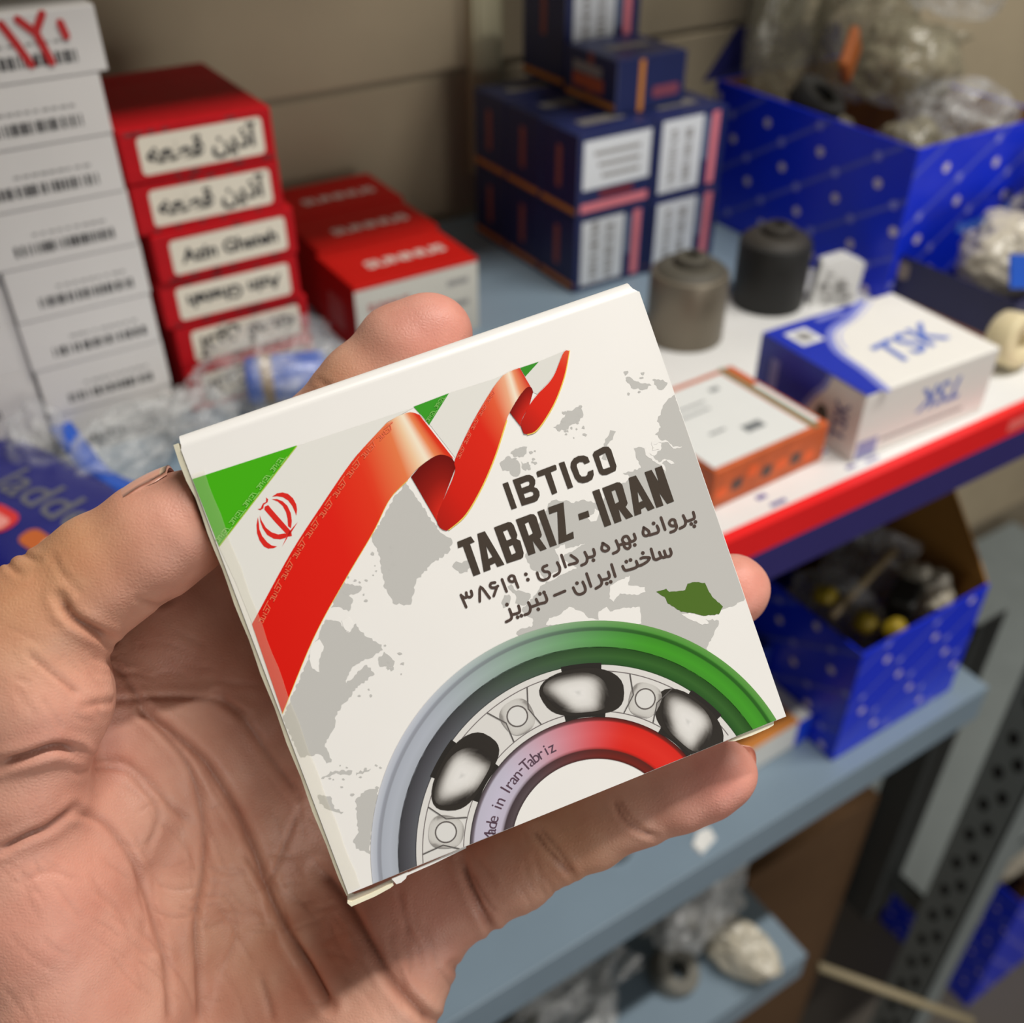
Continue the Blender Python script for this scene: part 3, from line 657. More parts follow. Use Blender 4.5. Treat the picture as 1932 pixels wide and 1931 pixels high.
CREASE = [  # (line, half width px, depth mm, pigment and painted shade)
    (cT([(470,930),(560,1000),(650,1080),(700,1150),(760,1250),(820,1380),(860,1490),(900,1590),(980,1730),(1060,1870)]), 9, 1.5, .75),
    (cT([(270,905),(400,890),(560,880),(700,895),(800,940)]), 6, 0.55, .45),
    (cT([(360,760),(420,840),(470,930)]), 7, 0.8, .5),
    (cT([(430,900),(520,990),(600,1090),(640,1200),(655,1320),(650,1450),(630,1600),(640,1800),(645,1931)]), 7, 0.7, .5),
    (cT([(240,1250),(330,1280),(390,1350),(440,1440),(500,1620),(540,1780),(545,1931)]), 7, 0.7, .45),
    (cT([(290,1080),(400,1090),(480,1150),(560,1240),(620,1290)]), 7, 0.55, .35),
    (cT([(250,1120),(380,1110),(450,1160),(510,1260),(470,1380)]), 6, 0.4, .25),
    (cT([(190,560),(230,620),(290,660),(350,695)]), 8, 1.4, .8),
    (cT([(90,740),(180,810),(260,870)]), 5, 0.5, .5),
    (cT([(0,1095),(90,1070),(180,1045),(250,1055)]), 8, 1.5, .8),
    (cT([(0,1375),(90,1330),(160,1300),(240,1235)]), 7, 1.0, .6),
    (cT([(700,870),(790,960),(880,1090),(960,1190)]), 7, 0.6, .45),
    (cT([(860,1490),(900,1400),(960,1250)]), 5, 0.4, .3),
    (cT([(780,1380),(840,1470),(870,1500)]), 6, 0.6, .4),
    (cT([(840,1780),(870,1880),(880,1931)]), 6, 0.5, .4),
    (cP([(100,590),(160,660),(220,740),(300,880),(360,980),(420,1060),(520,1160),(560,1190)]), 10, 1.6, .8),
    (cP([(0,870),(60,960),(110,1060),(150,1130)]), 8, 0.8, .5),
    (cP([(655,560),(680,640),(720,730),(775,835)]), 7, 1.3, .75),
    (cP([(690,600),(740,690),(790,760)]), 4, 0.35, .35),
    (cP([(925,440),(980,510),(1040,580),(1075,625)]), 5, 0.75, .6), (cP([(950,430),(1010,500),(1060,570),(1085,615)]), 5, 0.6, .5),
    (cP([(1235,320),(1270,390),(1330,440),(1395,468)]), 5, 0.7, .55), (cP([(1255,320),(1300,390),(1350,430)]), 4, 0.45, .4),
    (cP([(410,660),(430,760),(450,860)]), 6, 0.3, .25),
    (cP([(620,960),(650,975),(690,968)]), 7, 0.9, .4),
    ([(150,1120),(120,1085),(100,1050)], 5, 0.3, .25), ([(40,1085),(20,1070),(8,1050)], 5, .6, .4), ([(70,1060),(45,1045),(30,1030)], 5, .5, .35),
    ([(260,1130),(300,1142),(330,1128)], 5, 0.35, .35), ([(590,748),(610,756),(640,770)], 5, 0.4, .4), ([(600,716),(640,742),(670,765)], 4, .3, .3),
    (cT([(60,1480),(160,1440),(250,1470)]), 5, .25, .15), (cT([(300,1500),(380,1560),(420,1650)]), 5, .25, .15), (cT([(700,1560),(760,1640),(720,1760)]), 5, .25, .15),
    (cT([(500,1480),(570,1500),(640,1490)]), 4, .3, .2), (cT([(480,1560),(560,1590),(640,1570)]), 4, .3, .2), (cT([(660,1420),(720,1450),(800,1450)]), 4, .25, .2),
]
_rf = random.Random(12)
def fine(n, box, ang, spread, ln, bend):
    for _ in range(n):
        x, y = _rf.uniform(box[0], box[2]), _rf.uniform(box[1], box[3]); a = math.radians(ang + _rf.uniform(-spread, spread)); L = ln * _rf.uniform(.5, 1.3); k = _rf.uniform(-bend, bend)
        d = np.array([math.cos(a), math.sin(a)]); nn = np.array([-d[1], d[0]]); c = np.array([x, y])
        CREASE.append(([tuple(c - d * L / 2), tuple(c + nn * k * L * .5), tuple(c + d * L / 2)], _rf.uniform(3.2, 4.6), _rf.uniform(.10, .24), _rf.uniform(.08, .2)))
fine(34, (250, 1380, 640, 1900), 62, 22, 110, .25); fine(26, (250, 1500, 640, 1900), -8, 18, 70, .2)
fine(22, (10, 1600, 300, 1920), 48, 25, 90, .2); fine(16, (20, 1180, 190, 1420), 40, 30, 60, .2); fine(14, (640, 1740, 860, 1900), 65, 20, 90, .2)
fine(12, (900, 1560, 1060, 1740), 60, 15, 50, .15); fine(10, (200, 1180, 480, 1330), 10, 25, 90, .3)
disp = np.zeros(len(HP)); crease_tone = np.zeros(len(HP))
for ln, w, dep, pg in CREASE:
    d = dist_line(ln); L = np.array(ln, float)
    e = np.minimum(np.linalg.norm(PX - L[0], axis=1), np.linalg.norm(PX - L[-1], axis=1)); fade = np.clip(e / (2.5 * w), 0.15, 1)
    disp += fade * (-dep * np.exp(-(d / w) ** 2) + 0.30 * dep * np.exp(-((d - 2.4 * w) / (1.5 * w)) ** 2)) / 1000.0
    crease_tone = np.maximum(crease_tone, pg * fade * np.exp(-(d / (0.8 * w)) ** 2))
# soft unevenness of the palm
disp += 0.00022 * np.sin(HP[:, 0] * 310 + 2 * np.sin(HP[:, 1] * 170)) * np.sin(HP[:, 1] * 260 + HP[:, 2] * 200) * front
HP = HP + HN * disp[:, None]
HP = relax(HP, HQ, 1)
# skin tone: own pigment of the fingertips, the palm and the back of the thumb
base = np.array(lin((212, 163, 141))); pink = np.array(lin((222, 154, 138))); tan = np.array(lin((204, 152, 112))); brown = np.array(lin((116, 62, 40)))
def spot(px, py, r, pw=1.0): return np.exp(-((PX[:, 0] - px) ** 2 + (PX[:, 1] - py) ** 2) / (r * r)) * pw
pk = np.clip(spot(830,610,110) + spot(1370,1470,120) + spot(1400,1110,100) + spot(260,1000,150,.5) + spot(120,1750,240,.55) + spot(800,1740,130,.5) + spot(130,1380,130,.4), 0, 1)
tn = np.clip(spot(150,1010,120,.7) + spot(0,1130,150,.8) + spot(1060,1580,110,.6) + spot(620,720,80,.5) + spot(470,1750,160,.35), 0, 1)
sk = base[None, :] * np.ones((len(HP), 1))
sk = sk * (1 - pk[:, None]) + pink * pk[:, None]; sk = sk * (1 - tn[:, None]) + tan * tn[:, None]
sk = sk * (1 - 0.8 * crease_tone[:, None]) + brown * 0.8 * crease_tone[:, None]  # brown crease pigment, deepened to paint in some crease shade
skin = bpy.data.materials.new('skin'); skin.use_nodes = True; nt = skin.node_tree; b = nt.nodes['Principled BSDF']
at_ = nt.nodes.new('ShaderNodeAttribute'); at_.attribute_name = 'Ink'
tc = nt.nodes.new('ShaderNodeTexCoord')
def ntex(kind, scale, **kw):
    t = nt.nodes.new(kind); t.inputs['Scale'].default_value = scale
    for k_, v_ in kw.items(): t.inputs[k_].default_value = v_
    nt.links.new(tc.outputs['Object'], t.inputs['Vector']); return t
mot = ntex('ShaderNodeTexNoise', 130.0, Detail=5.0)
mm = nt.nodes.new('ShaderNodeMix'); mm.data_type = 'RGBA'; mm.blend_type = 'MULTIPLY'; mm.inputs[0].default_value = 1.0
rp = nt.nodes.new('ShaderNodeValToRGB'); rp.color_ramp.elements[0].position = 0.3; rp.color_ramp.elements[0].color = (0.90, 0.80, 0.78, 1)
rp.color_ramp.elements[1].position = 0.7; rp.color_ramp.elements[1].color = (1.0, 1.0, 1.0, 1)
nt.links.new(mot.outputs['Fac'], rp.inputs['Fac']); nt.links.new(at_.outputs['Color'], mm.inputs[6]); nt.links.new(rp.outputs['Color'], mm.inputs[7])
nt.links.new(mm.outputs[2], b.inputs['Base Color'])
b.inputs['Roughness'].default_value = 0.48; b.inputs['Specular IOR Level'].default_value = 0.35
b.inputs['Subsurface Weight'].default_value = 0.12; b.inputs['Subsurface Radius'].default_value = (1.0, 0.35, 0.2); b.inputs['Subsurface Scale'].default_value = 0.0025
vo = ntex('ShaderNodeTexVoronoi', 1250.0); vo.feature = 'DISTANCE_TO_EDGE'
fi = ntex('ShaderNodeTexNoise', 900.0, Detail=3.0)
wv = ntex('ShaderNodeTexWave', 620.0, Distortion=9.0, Detail=2.0); wv.inputs['Detail Scale'].default_value = 0.12; wv.bands_direction = 'DIAGONAL'
ad = nt.nodes.new('ShaderNodeMath'); ad.operation = 'MULTIPLY_ADD'; ad.inputs[1].default_value = 0.10
nt.links.new(wv.outputs['Fac'], ad.inputs[0]); nt.links.new(fi.outputs['Fac'], ad.inputs[2])
a2 = nt.nodes.new('ShaderNodeMath'); a2.operation = 'MULTIPLY_ADD'; a2.inputs[1].default_value = 1.6
nt.links.new(vo.outputs['Distance'], a2.inputs[0]); nt.links.new(ad.outputs[0], a2.inputs[2])
bp = nt.nodes.new('ShaderNodeBump'); bp.inputs['Strength'].default_value = 0.30; bp.inputs['Distance'].default_value = 0.0002
nt.links.new(a2.outputs[0], bp.inputs['Height']); nt.links.new(bp.outputs['Normal'], b.inputs['Normal'])
HO = C0 + R @ cp(400, 1600, .235)
HW = (C0 + HP @ R.T) - HO
me = bpy.data.meshes.new('hand'); me.vertices.add(len(HW)); me.vertices.foreach_set('co', HW.ravel())
me.loops.add(len(HQ) * 4); me.loops.foreach_set('vertex_index', HQ.ravel().astype(np.int32))
me.polygons.add(len(HQ)); me.polygons.foreach_set('loop_start', np.arange(len(HQ), dtype=np.int32) * 4)
me.polygons.foreach_set('use_smooth', np.ones(len(HQ), bool))
me.materials.append(skin); me.update(calc_edges=True); me.validate()
ca = me.color_attributes.new('Ink', 'FLOAT_COLOR', 'POINT'); ca.data.foreach_set('color', np.c_[sk, np.ones(len(sk))].ravel())
hand_o = bpy.data.objects.new('hand', me); COL.objects.link(hand_o); hand_o.location = HO
tag(hand_o, 'bare left hand with open palm gripping the white bearing carton', 'hand')
# nails
nailm = mat('fingernail', (222, 166, 144), 0.25, var=0.06, scale=300, spec=0.5)
nailtip = mat('nail tip', (222, 190, 160), 0.3, var=0.05, scale=300, spec=0.5)
def nail(name, c, axis, up, length, width, curve, tipfrac):
    """curved plate: axis points to the free edge, up away from the finger (camera space)"""
    axis = np.array(axis, float); axis /= np.linalg.norm(axis); up = np.array(up, float); up -= (up @ axis) * axis; up /= np.linalg.norm(up); sd = np.cross(axis, up)
    v = []; fs = []; fm = []; nu, nv = 15, 11
    for s_ in (0, 1):
        for i in range(nu):
            t = i / (nu - 1); wd = width * (0.80 + 0.2 * math.sin(math.pi * min(1, t * 1.2 + .15))) * (1 - 0.35 * max(0, t - .85) / .15) * (0.65 + 0.35 * min(1, t / .15))
            for j in range(nv):
                a = (j / (nv - 1) - .5) * curve
                p = c + axis * (length * (t - .5) + 0.0006 * math.cos(a * 2)) + sd * (wd / curve) * math.sin(a) + up * ((wd / curve) * (math.cos(a) - 1) - 0.0006 * s_ - 0.0009 * (t - .5) ** 2 * 4)
                v.append(C0 + R @ p - HO)
    for i in range(nu - 1):
        for j in range(nv - 1):
            k = i * nv + j; fs.append((k, k + 1, k + nv + 1, k + nv)); fm.append(1 if i / (nu - 1) > 1 - tipfrac else 0)
            k += nu * nv; fs.append((k, k + nv, k + nv + 1, k + 1)); fm.append(0)
    rim = [j for j in range(nv)] + [i * nv + nv - 1 for i in range(1, nu)] + [(nu - 1) * nv + j for j in range(nv - 2, -1, -1)] + [i * nv for i in range(nu - 2, 0, -1)]
    for a, b2 in zip(rim, rim[1:] + rim[:1]): fs.append((a, b2, b2 + nu * nv, a + nu * nv)); fm.append(0)
    return obj(name, v, fs, None, hand_o, smooth=True, mats=[nailm, nailtip], fm=fm)
tax = cp(352,985,.2000) - cp(200,1080,.1995); tax /= np.linalg.norm(tax)
tup = np.array([-0.50, 0.84, 0.16]); tup -= (tup @ tax) * tax; tup /= np.linalg.norm(tup)
nail('thumb_nail', cp(293,1018,.1999) + tup * 0.0117 + tax * 0.002, tax, tup, 0.0150, 0.0138, 1.2, 0.14)
pax = cp(1362,1460,.223) - cp(1270,1497,.224); pax /= np.linalg.norm(pax)
pup = np.array([0.10, 0.2, -1.0]); pup -= (pup @ pax) * pax; pup /= np.linalg.norm(pup)
nail('little_finger_nail', cp(1362,1460,.223) + pup * 0.0052 + pax * 0.0022, pax, pup, 0.0115, 0.0095, 1.9, 0.3)

# ================================================================== the place: wall, rack and stock
from mathutils import noise as mnoise
ZS, ZL, Z3 = 1.156, 0.882, 0.6265           # tops of the main, lower and third shelf
WALL = 0.668
plaster = mat('aged plaster', (170, 156, 130), 0.85, var=0.34, scale=5, bump=0.3, bscale=90)
steel = mat('blue grey enamel', (126, 145, 160), 0.38, metal=0.0, var=0.07, scale=25, spec=0.5)
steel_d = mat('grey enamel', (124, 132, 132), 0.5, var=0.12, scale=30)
steel_shade = mat('shade-darkened grey enamel', (62, 66, 66), 0.6, var=0.12, scale=30)  # grey enamel darkened to paint shade onto rear posts and stiffener
slotm = mat('dark slot', (26, 26, 26), 0.9)
floorm = mat('concrete floor', (96, 90, 82), 0.8, var=0.2, scale=6)
# wall of large rendered blocks with shallow joints
wl = MB(); wl.box(-1.6, 2.2, WALL + 0.002, WALL + 0.12, 0.0, 2.7)
wall = wl.build('wall_back', mat('joint mortar', (140, 130, 110), 0.9)); structure(wall, 'beige plastered block wall behind the shelves')
bm_ = MB(); bm_.box(-1.6, 2.2, 0, 0.004, 0, 0.1965)
blk0 = None
for r_ in range(3, 11):
    z0 = 1.2525 - 0.2 * 6 + 0.2 * r_ - 0.2 + 0.004 - 0.002
    for c_ in (0,):
        x0 = 0.0
        if z0 < 0 or z0 > 2.3: continue
        if blk0 is None:
            blk0 = bm_.build('wall_course', plaster, wall, (x0, WALL, z0), bevel=0.0015)
        else:
            o = blk0.copy(); COL.objects.link(o); o.parent = wall; o.location = (x0, WALL, z0)
t1 = MB(); t1.box(0.388, 0.412, WALL - 0.009, WALL, 1.180, 2.3); t1.box(0.392, 0.408, WALL - 0.0105, WALL - 0.009, 1.182, 2.3)
structure(t1.build('trim_1', mat('cream plastic trunking', (196, 190, 158), 0.5), bevel=0.001), 'cream cable trunking running up the wall')
fl = MB(); fl.box(-2.5, 3.0, -2.5, WALL, -0.05, 0.0); structure(fl.build('floor', floorm))

# --- rack
XL, XR, YF, YB = -0.36, 0.655, 0.25, 0.645
rack = empty('shelf_rack', (0, 0, 0)); tag(rack, 'blue grey steel shelf rack with slotted corner posts against the wall', 'shelf')
for z, nm in ((1.925, 0), (ZS, 1), (ZL, 2), (Z3, 3)):
    XR_ = {3: 0.455, 2: 0.580}.get(nm, XR)
    s = MB(); s.box(XL, XR_, YF + 0.001, YB, z - 0.0015, z); s.box(XL, XR_, YB, YB + 0.0015, z - 0.03, z)
    bd = s.build('shelf_board', steel, rack)
    l = MB(); l.box(XL, XR_, YF, YF + 0.0015, z - 0.034, z + 0.0004); l.box(XL, XR_, YF + 0.0015, YF + 0.012, z - 0.034, z - 0.0325)
    l.build('front_lip', steel, bd, bevel=0.0006)
slot_me = None
for (x, sx) in ((XL - 0.04, -1), (0.66, 1)):
    for (y, sy) in ((YF - 0.0275, 1), (YB + 0.008, -1)):
        p = MB(); p.box(x, x + 0.002, min(y, y + sy * 0.042), max(y, y + sy * 0.042), 0.0, 2.0)
        p.box(x, x + 0.040, min(y, y + sy * 0.002), max(y, y + sy * 0.002), 0.0, 2.0)
        po = p.build('post', steel_d if sy > 0 else steel_shade, rack)
        if sx > 0 and sy > 0:
            for k in range(42):
                zz = 0.12 + 0.0225 * k
                if slot_me is None:
                    q = MB(); q.lathe([(0.0, 0.0003), (0.0046, 0.0003), (0.0050, 0.0001), (0.0050, -0.0004)], n=12)
                    T = [(0.0 - v_[2], v_[0], v_[1] * 1.6) for v_ in q.v]
                    q.v = T; so = q.build('slot', slotm, po, (x - 0.0001, y + 0.021, zz)); slot_me = so.data
                else:
                    so = bpy.data.objects.new('slot', slot_me); COL.objects.link(so); so.parent = po; so.location = (x - 0.0001, y + 0.021 + (0.006 if k % 2 else -0.006), zz)
br = MB(); br.box(0.662, 0.664, 0.312, 0.347, 0.40, 0.85); br.box(0.664, 0.70, 0.312, 0.314, 0.40, 0.85)
br.build('side_stiffener', steel_shade, rack)
nb = MB(); nb.box(0.705, 1.35, YF + 0.02, YB, 0.448, 0.45); nb.box(0.705, 1.35, YF + 0.02, YF + 0.022, 0.415, 0.45); nb.box(0.705, 0.707, YF + 0.02, YB, 0.415, 0.45)
nb.build('side_shelf_board', steel_d, rack)
# printed edging on the main shelf
redm = mat('red printed edging', (236, 28, 32), 0.4, var=0.04); navym = mat('navy printed edging', (44, 38, 104), 0.5, var=0.08)
e = MB(); e.box(0.02, XR - 0.002, YF - 0.0022, YF - 0.0006, ZS - 0.0145, ZS + 0.001); e.box(0.02, XR - 0.002, YF - 0.0022, YF + 0.004, ZS + 0.001, ZS + 0.0016)
edging = e.build('shelf_edging', redm); tag(edging, 'red and navy printed edging strip along the front of the main shelf', 'edging')
e = MB(); e.box(0.02, XR - 0.002, YF - 0.0024, YF - 0.0006, ZS - 0.036, ZS - 0.0145); e.build('navy_band', navym, edging)['label'] = 'navy lower band'
pnk = mat('pale red print', (240, 110, 104), 0.45)
for x0, x1 in ((0.475, 0.530), (0.2, 0.26)):
    e = MB(); e.box(x0, x1, YF - 0.0024, YF - 0.0021, ZS - 0.0105, ZS - 0.0035); e.build('pale_lettering_bar', pnk, edging)
white_p = mat('white printed paper', (228, 228, 226), 0.6, var=0.03); purp = mat('violet print', (84, 74, 150), 0.6); 
s = MB(); s.box(0.235, XR - 0.004, YF + 0.002, 0.44, ZS + 0.0001, ZS + 0.0006)
liner = s.build('shelf_liner', white_p); tag(liner, 'white printed paper lining the right half of the main shelf', 'paper')
s = MB(); rr_ = random.Random(5)
for k in range(70):
    x = rr_.uniform(0.24, 0.72); y = rr_.choice([0.258, 0.266, 0.275, 0.30, 0.33, 0.36]) + rr_.uniform(-.002, .002); w = rr_.uniform(0.003, 0.011)
    s.box(x, x + w, y, y + rr_.uniform(.0012, .003), ZS + 0.0006, ZS + 0.0008)
s.build('liner_print', purp, liner)['kind'] = 'stuff'

# --- carton helpers
def mark(parent, side, dims, v2, fs, m, name, layer=1, label=None):
    """flat print on the front (Y-), left (X-) or top face of a box of size dims"""
    w, d, h = dims; e = 0.00012 * layer
    if side == 'front': v = [(p[0], -d / 2 - e, h / 2 + p[1]) for p in v2]
    elif side == 'left': v = [(-w / 2 - e, -p[0], h / 2 + p[1]) for p in v2]
    else: v = [(p[0], p[1], h + e) for p in v2]
    o = obj(name, v, fs, m, parent)
    if label: o['label'] = label
    return o
def rect(x0, x1, y0, y1, r=0.0):
    if not r: return [(x0, y0), (x1, y0), (x1, y1), (x0, y1)], [(0, 1, 2, 3)]
    v = []
    for cx, cy, a0 in ((x1 - r, y0 + r, -90), (x1 - r, y1 - r, 0), (x0 + r, y1 - r, 90), (x0 + r, y0 + r, 180)):
        for k in range(5): a = math.radians(a0 + k * 22.5); v.append((cx + r * math.cos(a), cy + r * math.sin(a)))
    return v, [tuple(range(len(v)))]
def shift(vf, dx, dy, rot=0.0):
    c, s_ = math.cos(rot), math.sin(rot); return [(p[0] * c - p[1] * s_ + dx, p[0] * s_ + p[1] * c + dy) for p in vf[0]], vf[1]
def bars(w, h, seed, n=26):
    rr = random.Random(seed); v = []; f = []; x = -w / 2
    while x < w / 2:
        b_ = rr.choice([.5, .5, 1, 1.5]) * w / n; k = len(v); v += [(x, -h / 2), (x + b_, -h / 2), (x + b_, h / 2), (x, h / 2)]; f.append((k, k + 1, k + 2, k + 3)); x += b_ + rr.choice([.4, .6, 1.0]) * w / n
    return v, f
def box_carton(name, x0, x1, y0, y1, z0, h, m, rz=0.0, seam=True, bev=.0009):
    """folded carton: bevelled body with a tuck flap on top and a glue seam; origin at its base centre"""
    w, d = x1 - x0, y1 - y0
    s = MB(); s.box(-w / 2, w / 2, -d / 2, d / 2, 0, h)
    o = s.build(name, m, None, ((x0 + x1) / 2, (y0 + y1) / 2, z0), rz, bevel=bev)
    if seam and bev > .0005:
        s = MB(); s.box(-w / 2 + .002, w / 2 - .002, -d / 2 + .0012, d * 0.30, h - 0.0002, h + 0.0003); s.box(-w / 2 + .004, w / 2 - .004, d * 0.32, d / 2 - .001, h - 0.0002, h + 0.0002)
        s.build('tuck_flap', m, o, bevel=0.0003)
    return o, (w, d, h)
black = mat('black print', (44, 44, 46), 0.6); greyp = mat('grey print', (150, 148, 146), 0.6)
redink = mat('red marker ink', (190, 22, 24), 0.5)

# --- white part cartons on the left
wc = mat('white carton card', (222, 218, 214), 0.55, var=0.03); wc2 = mat('cream carton card', (218, 210, 190), 0.6, var=0.04)
WG = 'white barcode cartons stacked on the left'
hB = 0.0254
ords = ['lowest', 'second from the bottom', 'third from the bottom', 'fourth from the bottom']
for k in range(8):
    wide = k >= 4; dx = [0.0, 0.0005, -0.001, -0.0005, -0.002, -0.004, -0.004, -0.001][k]
    x1 = 0.0972 + dx * 0.5 + 0.0004 * k + (0.002 if k == 7 else 0); x0 = (0.0372 if not wide else -0.012) + dx * 0.5
    o, dm = box_carton('parts_carton', x0, x1, 0.478 - 0.0004 * k, 0.575, ZS + hB * k, hB - 0.00005, wc, bev=.0004)
    lab = ['white barcode carton, lowest of the narrow stack beside the red cartons', 'white barcode carton, second up in the narrow stack beside the red cartons', 'white barcode carton, third up in the narrow stack beside the red cartons', 'white barcode carton, top of the narrow stack under the wide ones',
           'wide white barcode carton resting directly on the narrow white ones', 'wide white barcode carton, second of the wide ones from below', 'wide white barcode carton directly beneath the one with red handwriting', 'topmost white barcode carton with red handwritten numerals'][k]
    tag(o, lab, 'carton', WG)
    cxr = dm[0] / 2 - 0.032 if wide else 0.002
    mark(o, 'front', dm, *shift(bars(0.042, 0.0048, k + 1, 30), cxr, -0.0052), m=black, name='barcode')
    t = MB(); rr_ = random.Random(k)
    vs = []; fs = []
    for q in range(9):
        a = cxr - 0.012 + q * 0.0036; k2 = len(vs); y_ = 0.0005; w_ = rr_.uniform(.0018, .003); vs += [(a, y_), (a + w_, y_), (a + w_, y_ + .0011), (a, y_ + .0011)]; fs.append((k2, k2 + 1, k2 + 2, k2 + 3))
    mark(o, 'front', dm, vs, fs, greyp, 'small_print')
    if k == 0: mark(o, 'front', dm, *rect(-0.012, 0.026, -0.0112, -0.0062), m=mat('slate print', (64, 72, 80), .6), name='dark_bar', layer=2)
    if k == 7:
        for q, ln in enumerate(([(-.0105, .0085), (-.0070, .0010), (-.0035, -.0075)], [(-.004, .0095), (.0012, .0040), (.0055, .0105)], [(.0012, .0048), (.0045, -.0075)], [(.0115, .0065), (.0125, .0015)])):
            mark(o, 'front', dm, *stroke([(a + cxr + .006, b_ + .001) for a, b_ in ln], 0.0031), m=redink, name='handwritten_numeral', layer=3 + q, label='red marker numeral')
for k in range(4):
    o, dm = box_carton('parts_carton', -0.030, 0.0362, 0.4795, 0.575, ZS + hB * k, hB - 0.00005, wc, bev=.0004)
    tag(o, ['white carton at the left frame edge, lowest behind the clear bags', 'white carton at the left frame edge, second up', 'white carton at the left frame edge, third up', 'white carton at the left frame edge, fourth up under the wide ones'][k], 'carton', WG)
    mark(o, 'front', dm, *shift(bars(0.036, 0.0048, k + 21, 26), -0.004, -0.0052), m=black, name='barcode')
dkb = MB(); o, dm = box_carton('dark_carton', -0.02, 0.062, 0.50, 0.575, ZS + hB * 8, 0.02, mat('charcoal carton', (52, 56, 58), .6)); tag(o, 'charcoal carton lying on top of the white stack', 'carton')

# --- red cartons with name plates
redc = mat('red carton card', (180, 14, 24), 0.55, var=0.14, scale=220, spec=0.15); plate = mat('cream name plate', (226, 218, 200), 0.5, var=0.02)
FA = '\uFEEA\uFECC\uFEC4\uFED7 \uFEE6\uFBFE\uFEAB\uFE81'; EN = 'Azin Ghateh'
for k in range(6):
    i = 5 - k                                   # k = 0 bottom
    xo = 0.0062 * (5 - k) / 5 + [0.0, .0006, -.0004, .0012, -.0006, 0][k]
    o, dm = box_carton('red_part_carton', 0.1010 + xo, 0.1738 + xo, 0.4865 + [0, .001, 0, -.001, .0005, 0][k], 0.582, ZS + 0.0249 * k, 0.0246, redc, [0, .01, -.008, .012, -.006, 0.0][k])
    tag(o, ['red carton at the bottom of the red stack behind the bag of blue parts', 'red carton second from the bottom with an upside-down Persian name plate', 'red carton with an upside-down Latin name plate in the red stack', 'red carton with an upright Latin name plate in the red stack', 'red carton with Persian name plate, second from the top', 'topmost red carton with Persian name plate in the red stack'][k], 'carton', 'red cartons with name plates')
    pl_ = mark(o, 'front', dm, *rect(-.0285, .0310, -.0088, .0086, .0022), m=plate, name='name_plate')
    tx, fl_ = [(FA, 1), (FA, 1), (EN, 1), (EN, 0), (FA, 0), (FA, 0)][k]
    mark(o, 'front', dm, *shift(text_mesh(tx, 0.0125 if tx == FA else 0.0098, 0.035), 0.0012, 0, math.pi if fl_ else 0), m=black, name='plate_lettering', layer=2)
    rr_ = random.Random(40 + k); vs = []; fs = []
    for q in range(10):
        x = rr_.uniform(-.034, .032); y = rr_.choice([-.0106, .0102]); k2 = len(vs); w_ = rr_.uniform(.002, .005); vs += [(x, y - .0008), (x + w_, y - .0008), (x + w_, y + .0008), (x, y + .0008)]; fs.append((k2, k2 + 1, k2 + 2, k2 + 3))
    mark(o, 'front', dm, vs, fs, mat('dark red print', (110, 10, 18), .4), 'border_print')

# --- row of low red cartons
red2 = mat('scarlet carton card', (190, 22, 16), 0.55, var=0.06, scale=120, spec=0.15); gryw = mat('pale grey carton card', (206, 204, 194), .55, var=.03)
for k in range(3):
    o, dm = box_carton('low_red_carton', 0.2075 + .004 * k, 0.2875 + .004 * k, 0.4878 + .0545 * k, 0.5412 + .0545 * k, ZS, 0.0461, red2, -.01)
    tag(o, ['low red carton with a pale label on its front, nearest of the row', 'low red carton in the middle of the receding row', 'low red carton at the back of the row against the wall'][k], 'carton', 'low red cartons in a row')
    mark(o, 'top', dm, *shift(text_mesh('SUNNUS', 0.0125, 0.03, 0, 1.05), 0.004, -.0045), m=mat('off white print', (226, 214, 204), .5), name='top_lettering', layer=5)
    if k == 0:
        mark(o, 'front', dm, *rect(-.0396, .0396, -.0228, .0205), m=gryw, name='front_label')
        mark(o, 'front', dm, *shift(text_mesh('SUNNUS', 0.0068, 0.03), -.019, .0085), m=mat('brick print', (170, 60, 60), .5), name='label_lettering', layer=2)
        for q, (a, b_) in enumerate(((.026, .011), (.026, -.003), (-.02, -.004), (-.02, -.012))): mark(o, 'front', dm, *rect(a - .007, a + .007, b_ - .0018, b_ + .0018), m=greyp, name='label_print', layer=2)
        mark(o, 'left', dm, *rect(-.012, .010, -.012, .008, .004), m=mat('faded pink print', (200, 110, 100), .5), name='side_print')

